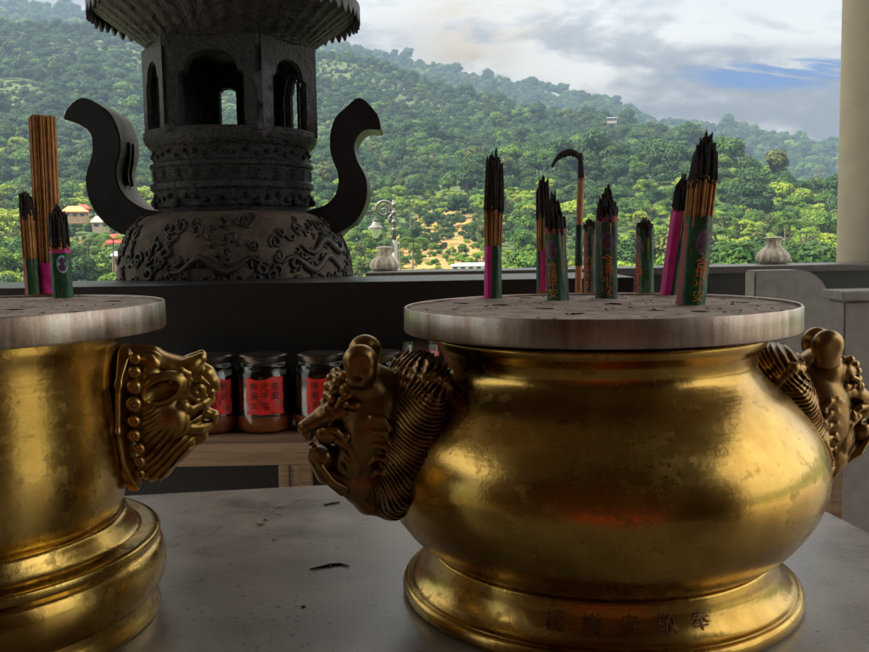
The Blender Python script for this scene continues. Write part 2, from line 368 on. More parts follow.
def prism(bm, poly, d0, d1, mi=0, mi_side=None, plane='XZ'):
    """extrude a closed polygon given in XZ from Y=d0 to Y=d1"""
    a = [bm.verts.new((x, d0, z)) for x, z in poly]; b = [bm.verts.new((x, d1, z)) for x, z in poly]
    n = len(poly); ms = mi if mi_side is None else mi_side
    f = bm.faces.new(a); f.material_index = mi
    g = bm.faces.new(list(reversed(b))); g.material_index = mi
    for i in range(n): bm.faces.new((a[i], b[i], b[(i+1) % n], a[(i+1) % n])).material_index = ms
    bmesh.ops.recalc_face_normals(bm, faces=bm.faces[:])
def np_mesh(name, verts, faces, n=4):
    me = bpy.data.meshes.new(name); verts = np.asarray(verts, np.float32); faces = np.asarray(faces, np.int32)
    me.vertices.add(len(verts)); me.vertices.foreach_set('co', verts.ravel())
    me.loops.add(faces.size); me.loops.foreach_set('vertex_index', faces.ravel())
    me.polygons.add(len(faces)); me.polygons.foreach_set('loop_start', np.arange(0, faces.size, n, dtype=np.int32))
    me.update(calc_edges=True); me.validate(); return me
def text_mesh(s, size, depth=0.0):
    cu = bpy.data.curves.new('lettering', 'FONT'); cu.body = s; cu.size = size; cu.align_x = 'CENTER'; cu.align_y = 'CENTER'; cu.extrude = depth; cu.resolution_u = 3
    o = bpy.data.objects.new('lettering', cu); COL.objects.link(o)
    dg = bpy.context.evaluated_depsgraph_get(); me = bpy.data.meshes.new_from_object(o.evaluated_get(dg))
    bpy.data.objects.remove(o); bpy.data.curves.remove(cu); return me

# ---------------------------------------------------------------- sculpting by signed distance (lion masks)
class Sculpt:
    def __init__(s, lo, hi, h):
        s.lo = np.array(lo, float); s.h = h; s.n = np.ceil((np.array(hi)-s.lo)/h).astype(int)+1
        s.ax = [s.lo[i]+h*np.arange(s.n[i]) for i in range(3)]
        s.v = np.full(s.n, 40.0, np.float32)
    def _sl(s, c, R):
        sl = []
        for i in range(3):
            a = int(max(0, math.floor((c[i]-R[i]-s.lo[i])/s.h))); b = int(min(s.n[i], math.ceil((c[i]+R[i]-s.lo[i])/s.h)+1))
            if b <= a: return None
            sl.append(slice(a, b))
        return tuple(sl)
    def _pts(s, sl): return np.meshgrid(s.ax[0][sl[0]], s.ax[1][sl[1]], s.ax[2][sl[2]], indexing='ij')
    def _put(s, sl, d, k, sub):
        a = s.v[sl]
        if sub: d = -d; a2 = -a; d2 = -d; h = np.maximum(k-np.abs(a2-d2), 0)/k; s.v[sl] = -(np.minimum(a2, d2)-h*h*k/4)
        else: h = np.maximum(k-np.abs(a-d), 0)/k; s.v[sl] = np.minimum(a, d)-h*h*k/4
    def ell(s, x, y, w, rx, ry, rw, ang=0, k=3.0, sub=False, sym=False):
        for ww in ((w, -w) if sym else (w,)):
            R = max(rx, ry)+10; sl = s._sl((x, ww, y), (R, rw+10, R))
            if sl is None: continue
            P, Wd, Q = s._pts(sl); p = P-x; q = Q-y; c, sn = math.cos(rad(ang)), math.sin(rad(ang))
            a = p*c-q*sn; b = p*sn+q*c   # image y points down: positive angle turns counter-clockwise as seen
            w_ = Wd-ww
            k0 = np.sqrt((a/rx)**2+(b/ry)**2+(w_/rw)**2); k1 = np.sqrt((a/rx**2)**2+(b/ry**2)**2+(w_/rw**2)**2)+1e-6
            s._put(sl, (k0*(k0-1)/k1).astype(np.float32), k, sub)
    def cap(s, pts, rs, ws=1.0, k=3.0, sub=False, sym=False):
        """chain of round cones; pts (x, y, w); ws stretches it sideways"""
        if not isinstance(rs, (list, tuple)): rs = [rs]*len(pts)
        for sg in ((1, -1) if sym else (1,)):
            for (A, B, ra, rb) in zip(pts, pts[1:], rs, rs[1:]):
                A_ = np.array((A[0], A[2]*sg/ws, A[1])); B_ = np.array((B[0], B[2]*sg/ws, B[1])); R = max(ra, rb)+8
                lo = np.minimum(A_, B_)-R; hi = np.maximum(A_, B_)+R; lo[1] *= ws; hi[1] *= ws
                sl = s._sl((lo+hi)/2, (hi-lo)/2)
                if sl is None: continue
                P, Wd, Q = s._pts(sl); Wd = Wd/ws; ba = B_-A_; L = ba@ba+1e-9
                t = np.clip(((P-A_[0])*ba[0]+(Wd-A_[1])*ba[1]+(Q-A_[2])*ba[2])/L, 0, 1)
                d = np.sqrt((P-A_[0]-t*ba[0])**2+(Wd-A_[1]-t*ba[1])**2+(Q-A_[2]-t*ba[2])**2)-(ra+(rb-ra)*t)
                s._put(sl, d.astype(np.float32), k, sub)
    def mesh(s, name, conv):
        v = s.v; inside = v < 0; n = v.shape
        cs = np.array([(i, j, k) for i in (0, 1) for j in (0, 1) for k in (0, 1)])
        cnt = sum(inside[c[0]:n[0]-1+c[0], c[1]:n[1]-1+c[1], c[2]:n[2]-1+c[2]].astype(np.int8) for c in cs)
        act = np.argwhere((cnt > 0) & (cnt < 8)); idx = -np.ones((n[0]-1, n[1]-1, n[2]-1), np.int32); idx[tuple(act.T)] = np.arange(len(act))
        acc = np.zeros((len(act), 3)); num = np.zeros(len(act))
        for a in range(8):
            for b in range(a+1, 8):
                if np.abs(cs[a]-cs[b]).sum() != 1: continue
                va = v[tuple((act+cs[a]).T)]; vb = v[tuple((act+cs[b]).T)]; x = (va < 0) != (vb < 0)
                t = np.where(x, va/(va-vb+1e-12*(va == vb)), 0)
                acc[x] += (cs[a]+(cs[b]-cs[a])*t[:, None])[x]; num[x] += 1
        P = s.lo+(act+acc/num[:, None])*s.h
        faces = []
        for ax in range(3):
            o1, o2 = [(1, 2), (2, 0), (0, 1)][ax]
            sl0 = [slice(1, -1)]*3; sl0[ax] = slice(0, n[ax]-1)
            sl1 = list(sl0); sl1[ax] = slice(1, n[ax])
            A = inside[tuple(sl0)]; B = inside[tuple(sl1)]; e = np.argwhere(A != B)
            flip = A[tuple(e.T)]
            base = e.copy(); base[:, o1] += 1; base[:, o2] += 1
            def I(d1, d2):
                q = base.copy(); q[:, o1] -= d1; q[:, o2] -= d2; return idx[tuple(q.T)]
            q = np.stack([I(1, 1), I(0, 1), I(0, 0), I(1, 0)], 1)
            q[~flip] = q[~flip][:, ::-1]
            faces.append(q)
        F_ = np.concatenate(faces); F_ = F_[(F_ >= 0).all(1)]
        me = np_mesh(name, conv(P), F_)
        bm = bmesh.new(); bm.from_mesh(me)
        bmesh.ops.recalc_face_normals(bm, faces=bm.faces[:])
        bmesh.ops.smooth_vert(bm, verts=bm.verts[:], factor=0.5, use_axis_x=True, use_axis_y=True, use_axis_z=True)
        bm.to_mesh(me); bm.free(); return me

def lion_a():
    S = Sculpt((104, -62, 332), (232, 62, 500), 0.85)
    E, Cp = S.ell, S.cap
    # neck and back plate
    Cp([(126, 352, 0), (122, 380, 0), (122, 425, 0), (128, 465, 0), (135, 484, 0)], [8, 9, 9, 8, 6], ws=5.0, k=2)
    P, Wd, Q = np.meshgrid(*S.ax, indexing='ij')
    d = (np.sqrt(((Q-414)/76)**2+(Wd/50)**2)-1)*46
    S.v = np.maximum(S.v, d.astype(np.float32))
    E(150, 402, 0, 24, 50, 38); E(160, 410, 0, 32, 44, 34); E(182, 388, 0, 24, 24, 27); E(185, 414, 0, 20, 20, 23)
    # flat brow running out to a crest, bridge and nose
    Cp([(136, 356, 0), (152, 360, 0), (172, 367, 0), (188, 367, 0)], [12, 13, 12, 10], ws=1.9)
    Cp([(180, 369, 13), (193, 364, 14), (201, 357, 13)], [10, 9, 6], sym=True); Cp([(196, 368, 0), (206, 374, 0), (211, 381, 0)], [10, 9, 9], ws=1.25)
    E(214, 386, 0, 7, 8, 10); E(210, 391, 8, 6, 5, 5.5, sym=True, k=1.5); E(215, 393, 6, 2.4, 2, 2.4, sub=True, sym=True, k=0.8)
    # eyes under heavy lids
    E(198, 387, 19, 9, 9, 8, sym=True, k=1.0); Cp([(187, 384, 24), (192, 377, 25), (201, 376, 24), (208, 382, 19)], [2.2, 3, 3, 2], sym=True, k=1.2)
    Cp([(189, 392, 24), (197, 397, 24), (206, 393, 19)], [2, 2.4, 2], sym=True, k=1.2); E(200, 387, 27, 3.2, 3.2, 2.2, sub=True, sym=True, k=0.6)
    # ears with an open cup and a curled front edge
    E(164, 384, 33, 25, 16, 11, 22, sym=True, k=2.5); E(163, 386, 43, 18.5, 10, 12, 22, sub=True, sym=True, k=1.5)
    Cp([(172, 377, 34), (183, 367, 32), (189, 370, 29), (189, 380, 28), (186, 388, 28)], [3, 3.2, 3, 2.4, 1.2], sym=True, k=1.2)
    # cheeks, lips, tongue, chin
    E(174, 418, 24, 17, 17, 12, sym=True); E(183, 404, 24, 9, 8, 6, sym=True, k=2)
    Cp([(210, 398, 4), (202, 402, 12), (191, 406, 19), (183, 413, 23)], [5.5, 6.5, 6, 3.5], sym=True, k=1.5)
    Cp([(220, 406, 0), (200, 410, 0), (190, 417, 0)], [2.0, 2.4, 1.6], ws=14, sub=True, k=1.5)
    Cp([(194, 415, 0), (206, 412, 0), (214, 415, 0), (214, 421, 0)], [6, 6, 5.2, 3.6], ws=1.5, k=1.2)
    Cp([(208, 425, 3), (199, 426, 12), (188, 425, 20)], [5, 6, 5], sym=True, k=1.5); E(200, 435, 0, 9, 9, 12, k=2)
    Cp([(205, 403, 10), (203, 412, 12)], [2.4, 0.9], sym=True, k=0.5)
    # beard sweeping back to the plate, combed in strands
    E(176, 445, 0, 27, 16, 24, 38, k=4); E(156, 462, 0, 20, 18, 20, 35, k=4)
    s_ = 0.66*P+0.75*Q+0.25*np.abs(Wd)+1.2*np.sin(P*0.11)
    zone = 1/(1+np.exp((426+0.25*(P-165)-Q)/2.5))*1/(1+np.exp((P-194)/2.5))*1/(1+np.exp((143-P)/2.0))
    S.v -= (zone*(np.sin(s_*2*PI/6.2)*1.0+0.35*np.sin(s_*2*PI/3.1+1))).astype(np.float32)
    s2 = Q+0.35*P+2.2*np.sin(P*0.16); z2 = np.exp(-((P-152)/8.0)**2)*np.exp(-((Q-412)/16.0)**2)
    S.v -= (z2*np.sin(s2*2*PI/5.0)*0.9).astype(np.float32)
    s3 = Wd*0.8+0.25*P; z3 = np.exp(-((P-148)/10.0)**2)*1/(1+np.exp((Q-366)/2.0))
    S.v -= (z3*np.sin(s3*2*PI/6.0)*0.8).astype(np.float32)
    # leaf-shaped bosses along the plate
    for y, r in ((356, 6), (368, 6.5), (382, 7.5), (398, 8), (414, 6.5), (428, 6.5), (441, 5.8), (454, 5.8), (467, 5)):
        w = 43*math.sqrt(max(0.05, 1-((y-412)/76)**2)); x = 137+(5 if y > 430 else 0)
        E(x, y, w, r*1.0, r*0.92, 5.5, -20, sym=True, k=1.2); E(x, y, w+5.5, r*0.62, r*0.5, 2.2, -20, sub=True, sym=True, k=0.8); E(x, y, w+2.6, r*0.3, r*0.3, 2.0, sym=True, k=0.6)
    return S
def lion_b():
    S = Sculpt((290, -84, 325), (462, 84, 525), 0.9)
    E, Cp = S.ell, S.cap
    # mane: broad swept-back collar, its upper hair and combed ridges
    Cp([(420, 378, 0), (414, 410, 0), (402, 448, 0), (388, 484, 0), (388, 502, 0)], [27, 30, 30, 25, 16], ws=2.0, k=4)
    P, Wd, Q = np.meshgrid(*S.ax, indexing='ij')
    bound = 388+(Q-362)*(-0.32)
    zone = 1/(1+np.exp(-(P-bound-2)/2.0))*1/(1+np.exp((388-Q+0.15*(P-400))/6.0))
    s_ = Q+0.028*(P-410+0.22*(Q-440))**2+0.0025*Wd**2+2.2*np.sin(Q*0.09+P*0.06)
    rid = np.sin(s_*2*PI/4.3)+0.30*np.sin(s_*2*PI/8.6+P*0.2)
    S.v -= (zone*rid*0.95*(0.75+0.35*np.sin(Q*0.21+P*0.16))).astype(np.float32)
    s4 = 0.75*P+0.55*Q+0.35*Wd+3.0*np.sin(Q*0.13+P*0.07+Wd*0.08); z4 = 1/(1+np.exp((Q-388)/4.0))*1/(1+np.exp((392-P)/2.0))
    S.v -= (z4*(np.sin(s4*2*PI/5.6)*1.3+0.5*np.sin((0.6*P-0.8*Q+2*np.sin(P*0.2))*2*PI/9.0))).astype(np.float32)
    for i in range(7):   # locks at the top of the mane
        w = 4+i*8.0; Cp([(396+i*2, 374, w*0.72), (405+i, 362+i*1.8, w*0.88), (420, 358+i*2.2, w*0.95), (432, 364+i*3, w*0.92), (437, 378+i*3, w*0.85)], [4, 5.5, 6, 5.2, 2.5], sym=True, k=1.2)
    for (x, y, w) in ((432, 372, 34), (430, 392, 40), (424, 410, 44)):
        pts = [(x+7*math.cos(a)*(1-a/16), y+7*math.sin(a)*(1-a/16), w+a*0.6) for a in np.linspace(0, 9, 12)]
        Cp(pts, 2.4, sym=True, k=1)
    # skull, neck, ears
    E(372, 425, 0, 36, 60, 36, -12); E(366, 385, 0, 24, 26, 30); E(362, 478, 0, 24, 28, 26); Cp([(352, 480, 0), (366, 502, 0), (392, 510, 0)], [13, 11, 9], ws=1.8)
    for (x, y, w) in ((353, 357, 30), (372, 353, -27)): E(x, y+1, w, 17, 17, 13, 10, k=2.5); E(x+1, y+12, w, 14, 12, 12, 10, k=3); E(x-3, y+5, w+(14 if w > 0 else -14), 9, 12, 3, 10, sub=True, k=4); E(x, y+20, w*0.9, 14, 8, 12, k=2)
    E(346, 374, 40, 7, 3.0, 4, sub=True, k=2)
    # brow, curls and eyes
    E(346, 388, 12, 13, 12, 13, sym=True); E(350, 402, 20, 8, 6, 7, sym=True, k=1.5)
    for i, (x, y) in enumerate(((340, 374), (334, 380), (331, 388), (330, 397), (327, 405))): E(x, y, 15-i*0.8, 5, 5, 5, sym=True, k=1.2)
    for i, (x, y) in enumerate(((337, 377), (332, 386), (330, 396))): E(x, y, 4, 5, 5, 5, sym=True, k=1.2)
    Cp([(343, 392, 24), (336, 396, 23), (332, 404, 19)], [3, 3.2, 2.5], sym=True, k=1)
    E(340, 401, 19, 5, 5, 5, sym=True, k=0.8)
    # snout
    Cp([(345, 408, 0), (326, 416, 0), (305, 427, 0)], [14, 11, 7], ws=1.3); E(303, 428, 0, 5, 6, 10, k=1.5); E(307, 434, 7, 5.5, 5, 5, sym=True, k=1.2)
    E(325, 432, 13, 13, 9, 9, -8, sym=True, k=2); Cp([(316, 434, 13), (322, 427, 18), (332, 427, 21), (340, 434, 22)], [3, 3.5, 3.5, 2.5], sym=True, k=1)
    Cp([(334, 437, 20), (345, 444, 22), (352, 460, 22), (350, 475, 19)], [4, 4.5, 4.5, 4], sym=True, k=1.5)
    E(341, 434, 23, 3.5, 6.5, 3.5, -15, sym=True, k=0.8)
    # jaw and mouth
    E(352, 460, 0, 22, 26, 26); Cp([(345, 480, 0), (325, 474, 0), (314, 460, 0)], [11, 9, 6], ws=1.6, k=2)
    E(322, 456, 0, 13, 16, 17, k=2); E(314, 445, 0, 12, 3.2, 26, -12, sub=True, k=1.5); E(335, 462, 23, 6, 9, 7, 20, sub=True, sym=True, k=2)
    Cp([(313, 455, 8), (318, 463, 14), (330, 478, 17), (342, 484, 17)], [3.2, 3.4, 3.2, 3], sym=True, k=1)
    Cp([(313, 446, 7), (315, 454, 8)], [3.2, 1.2], sym=True, k=0.6); Cp([(318, 452, 0), (312, 449, 0)], [5, 3], ws=1.8, k=1)
    for i in range(5): Cp([(330+i*6, 482+i*2, 6+i*3), (340+i*6, 492+i*2.5, 7+i*3)], [4, 2.4], sym=True, k=1)
    for i in range(5): Cp([(356+i*2, 418+i*13, 30), (364+i, 412+i*13, 33), (374+i*0.5, 413+i*13, 35), (381, 421+i*13, 36), (378, 427+i*13, 36)], [1.2, 1.9, 2.2, 1.9, 1.2], sym=True, k=3)
    return S

# ================================================================ LARGE STRUCTURE
# ---------------- terrain
RIDGE_A = [(-420, 10), (-150, 5), (0, 18), (60, 22), (140, 30), (230, 40), (310, 48), (360, 55), (420, 74), (470, 92), (520, 101), (560, 104), (600, 111), (640, 119), (690, 134), (718, 160), (750, 176), (784, 186), (820, 192), (843, 206), (950, 215), (1250, 225)]
RIDGE_B = [(-420, 0), (-150, -4), (0, 4), (80, 10), (140, 20), (230, 34), (310, 44), (346, 50), (389, 56), (431, 66), (462, 76), (498, 86), (535, 83), (568, 92), (620, 108), (660, 124), (700, 129), (740, 127), (790, 134), (845, 143), (950, 148), (1250, 130)]
RIDGE_N = [(-420, 190), (0, 178), (100, 170), (230, 165), (360, 168), (450, 160), (520, 158), (600, 168), (660, 172), (718, 173), (750, 180), (784, 190), (820, 194), (843, 209), (950, 216), (1250, 226)]
def azt(tab):
    A = []; T = []
    for x, y in tab:
        d = ray(x, y); A.append(math.atan2(d.x, d.y)); T.append(d.z/math.hypot(d.x, d.y))
    return np.array(A), np.array(T)
TA, TB, TN = azt(RIDGE_A), azt(RIDGE_B), azt(RIDGE_N)
def R_A(az): return 860-240*np.clip((az-0.05)/0.35, 0, 1)
_g = np.random.default_rng(3).random((256, 256))
def vnoise(x, y):
    xi = np.floor(x).astype(int); yi = np.floor(y).astype(int); fx = x-xi; fy = y-yi; fx = fx*fx*(3-2*fx); fy = fy*fy*(3-2*fy)
    a = _g[xi % 256, yi % 256]; b = _g[(xi+1) % 256, yi % 256]; c = _g[xi % 256, (yi+1) % 256]; d = _g[(xi+1) % 256, (yi+1) % 256]
    return a+(b-a)*fx+(c-a)*fy+(a-b-c+d)*fx*fy
def fbm(x, y, o=4):
    s = 0; a = 0.5
    for i in range(o): s = s+a*vnoise(x*2**i+17*i, y*2**i+31*i); a *= 0.5
    return s-0.47
def height(az, r):
    az = np.asarray(az, float); r = np.asarray(r, float); az, r = np.broadcast_arrays(az, r)
    back = np.clip((np.abs(az)-0.85)/0.6, 0, 1)
    a = np.interp(az, *TA)*(1-back); b = np.interp(az, *TB)*(1-back)+0.06*back; n = np.interp(az, *TN)*(1-back)
    ra = R_A(az); a = a-9.0/ra; n = n-9.0/350; b = b-12.0/1500
    rs = [np.full_like(r, 90.0), np.full_like(r, 150.0), np.full_like(r, 350.0), ra, ra*1.25, np.full_like(r, 1500.0), np.full_like(r, 1810.0)]
    # the valley floor is a little lower at the left, and just under the rail elsewhere
    low = -0.048+0.0*az
    ts = [np.full_like(r, -0.10), low, np.minimum(n, a), a, a-0.04, b, b-0.03]
    out = np.where(r < 90, 0, 0.0)
    for i in range(len(rs)-1):
        m = (r >= rs[i]) & (r < rs[i+1]); f = (r-rs[i])/(rs[i+1]-rs[i])
        out = np.where(m, ts[i]+(ts[i+1]-ts[i])*f, out)
    out = np.where(r >= rs[-1], ts[-1], out)
    z = 1.19+out*r
    near = np.interp(r, [0, 6, 9, 20, 90], [-0.3, -0.3, -2.0, -4.2, 1.19-9.0])
    z = np.where(r < 90, near, z)
    x = r*np.sin(az); y = r*np.cos(az)
    amp = np.interp(r, [0, 95, 150, 400, 900, 2000], [0, 0.0, 3, 13, 14, 34])
    sc_ = 90.0
    ridge_fade = 1-0.75*np.exp(-((r-ra)/(0.12*ra))**2)
    return z+amp*fbm(x/sc_, y/sc_)*ridge_fade*1.6
def bare_mask(az, r):
    """cleared, terraced slopes"""
    x = math.tan(1)*0+az; out = np.zeros_like(np.broadcast_arrays(az, r)[0], float)
    for (px, py0, sx, r0, sr, k) in ((440, 0, 0.052, 215, 90, 1.0), (515, 0, 0.03, 165, 22, 0.6), (580, 0, 0.045, 165, 24, 0.9), (640, 0, 0.03, 160, 18, 0.7), (395, 0, 0.02, 205, 60, 0.7), (72, 0, 0.03, 240, 40, 0.5), (505, 0, 0.02, 300, 30, 0.4)):
        d = ray(px, 200); a0 = math.atan2(d.x, d.y)
        out = np.maximum(out, k*np.exp(-((az-a0)/sx)**2-((r-r0)/sr)**2))
    return out
azs = np.concatenate([np.arange(-180, -42, 4), np.arange(-42, 42, 0.14), np.arange(42, 180, 4)])*PI/180
rr_ = np.concatenate([[5.4, 6, 7, 8, 9, 12, 16, 20, 30, 45, 60, 75, 90], np.geomspace(96, 1800, 200)])
AZ, RR = np.meshgrid(azs, rr_, indexing='ij'); ZZ = height(AZ, RR)
V = np.stack([RR*np.sin(AZ), RR*np.cos(AZ), ZZ], -1).reshape(-1, 3); na, nr = AZ.shape
i0 = np.arange(na)[:, None]; j0 = np.arange(nr-1)[None, :]; i1 = (i0+1) % na
Fq = np.stack([i0*nr+j0, i0*nr+j0+1, i1*nr+j0+1, i1*nr+j0], -1).reshape(-1, 4)[:, ::-1]
me = np_mesh('ground', V, Fq)
atb = me.attributes.new('bare', 'FLOAT', 'POINT'); atb.data.foreach_set('value', bare_mask(AZ, RR).astype(np.float32).ravel())
ground = link_mesh('ground', me, M_GROUND); tag(ground, kind='structure')
# the rest of the earth below and behind
bm = NB(); box(bm, (-60, -60, -1.0), (60, 4.2, -0.65)); o = obj('valley_floor', bm, M_GROUND); tag(o, kind='structure')

# ---------------- terrace, roof, columns, back wall
bm = NB(); box(bm, (-9, -6, -0.6), (13, 5.3, 0.0), bev=0.01); tag(obj('terrace_floor', bm, M_TILE), kind='structure')
CEIL_Z = 4.1
bm = NB(); box(bm, (-3.9, -3.3, CEIL_Z), (3.6, 4.76, CEIL_Z+0.35)); box(bm, (2.25, 4.762, CEIL_Z), (2.75, 5.3, CEIL_Z+0.3))
for i in range(6): box(bm, (-3.7+i*1.38, -3.2, CEIL_Z-0.16), (-3.55+i*1.38, 4.7, CEIL_Z+0.003))
tag(obj('ceiling', bm, M_CEIL), kind='structure')
bm = NB(); box(bm, (-3.8, -3.2, 0), (3.5, -3.0, CEIL_Z)); tag(obj('hall_wall', bm, M_WALLB), 'dark red rear wall of the hall behind the offering table', 'wall')
bm = NB(); box(bm, (-3.8, -3.0, 0), (-3.6, -0.7, CEIL_Z)); tag(obj('added_side_wall', bm, M_WALLB), 'added unseen dark red side wall, left behind the table', 'wall')  # unseen wall added to keep bright reflections to the sides of the brass
bm = NB(); box(bm, (3.3, -3.0, 0), (3.5, -1.0, CEIL_Z)); tag(obj('added_side_wall', bm, M_WALLB), 'added unseen dark red side wall, right behind the table', 'wall')  # its unseen counterpart, also added to narrow the bright reflections
def column(x, y, r, label):
    t = empty('column', (x, y, 0), label, 'column', 'round columns holding the hall roof')
    b = NB(); lathe(b, [(r, 0.12), (r, CEIL_Z-0.004)], (x, y), 64); obj('shaft', b, M_PLASTER, t, True)
    b = NB(); lathe(b, [(r*1.25, 0), (r*1.25, 0.08), (r*1.1, 0.12), (r*0.9, 0.12)], (x, y), 48); obj('base', b, M_PLASTER, t, True, 40)
    return t
column(2.53, 5.02, 0.262, 'cream round column standing behind the dark railing at the right')
# red altar table with cloth well behind the viewpoint (it shows in the brass)
t = empty('altar_table', (0.2, -2.5, 0), 'long altar table with red cloth front against the rear of the hall', 'altar')
b = NB(); box(b, (-1.1, -2.9, 0.9), (1.3, -2.3, 0.96), bev=0.006); obj('tabletop', b, M_WOOD, t)
b = NB(); box(b, (-1.08, -2.32, 0.25), (1.28, -2.3, 0.899)); cl_ = obj('altar_cloth', b, M_CLOTH, t)
b = NB()
for i in range(7): box(b, (-1.0+i*0.33, -2.298, 0.35), (-0.86+i*0.33, -2.294, 0.84))
obj('embroidered_panel', b, M_ORANGE, cl_)
for x in (-1.05, 1.18):
    for y in (-2.85, -2.42):
        b = NB(); box(b, (x, y, 0), (x+0.07, y+0.07, 0.899)); obj('leg', b, M_WOOD, t)

# ---------------- black wall behind the jars
bm = NB(); box(bm, (-3.2, 2.30, 0), (0.515, 2.72, 1.100), bev=0.004)
tag(obj('granite_counter', bm, M_BLACK), 'long black granite counter behind the jars, its top below the dark tower burner', 'counter')
# ---------------- parapet with rail
RZ = 1.060
t = empty('parapet', (1.2, 4.5, 0), 'dark polished stone parapet with a flat rail in front of the hills', 'parapet')
b = NB(); box(b, (-0.24, 4.53, 0), (4.2, 4.80, RZ-0.035)); obj('wall', b, M_BLACK, t)
b = NB(); box(b, (-0.34, 4.48, RZ-0.036), (4.3, 4.86, RZ), bev=0.006); obj('rail', b, M_RAIL, t)
# ---------------- low grey stone panels at right
def panel(x0, x1, y, top, rad_, lip, label):
    t = empty('stone_screen', ((x0+x1)/2, y, 0), label, 'stone screen', 'grey stone screens at the right')
    poly = [(x0, 0), (x0, top)]
    if rad_:
        for i in range(13):
            a = PI/2-PI/2*i/12; poly.append((x1-rad_+rad_*math.cos(a), top-rad_*1.1+rad_*1.1*math.sin(a)))
    else: poly.append((x1, top))
    poly.append((x1, 0))
    b = NB(); prism(b, poly, y, y+0.09)
    bmesh.ops.bevel(b, geom=[e for e in b.edges if e.calc_length() < 3 and len(e.link_faces) == 2 and e.calc_face_angle(0) > 0.9], offset=0.005, segments=2, affect='EDGES')
    obj('slab', b, M_PANEL, t)
    if lip:
        b = NB(); box(b, (x0-0.012, y-0.012, top+0.001), (x1+0.012, y+0.102, top+0.022), bev=0.004); obj('coping', b, M_PANEL, t)
panel(0.999, 1.235, 2.8, 1.093, 0.10, False, 'grey stone screen with a rounded upper corner below the white finial')
panel(0.915, 1.75, 2.0, 1.050, 0, True, 'square grey stone screen with a thin coping at the right edge')

# ---------------- stone table
def table():
    c = Vector((0.518, 1.554, 0)); ang = rad(8.0); e = Vector((-math.cos(ang), -math.sin(ang), 0)); g = Vector((math.sin(ang), -math.cos(ang), 0))
    M = Matrix((( -e.x, -g.x, 0, c.x), (-e.y, -g.y, 0, c.y), (0, 0, 1, 0), (0, 0, 0, 1)))
    t = empty('offering_table', (c.x-0.8, c.y-0.6, 0), 'grey speckled stone table carrying the two brass incense burners', 'table')
    b = NB(); box(b, (-2.3, -1.35, 0.74), (0, 0, 0.80), bev=0.004); bmesh.ops.transform(b, matrix=M, verts=b.verts[:]); obj('tabletop', b, M_TABLE, t)
    b = NB(); box(b, (-2.15, -1.2, 0.0), (-0.25, -0.22, 0.739), bev=0.004); bmesh.ops.transform(b, matrix=M, verts=b.verts[:]); obj('plinth', b, M_PANEL, t)
table()
b = NB(); p = at(833, 492, 1.75); box(b, (p.x-0.012, 1.73, 0), (p.x+0.012, 1.76, 0.93), bev=0.002)
box(b, (p.x-0.012, 1.755, 0.0), (p.x+0.18, 1.775, 0.05))
tag(obj('wooden_stake', b, M_WOOD), 'thin wooden stake standing behind the right corner of the stone table', 'stake')

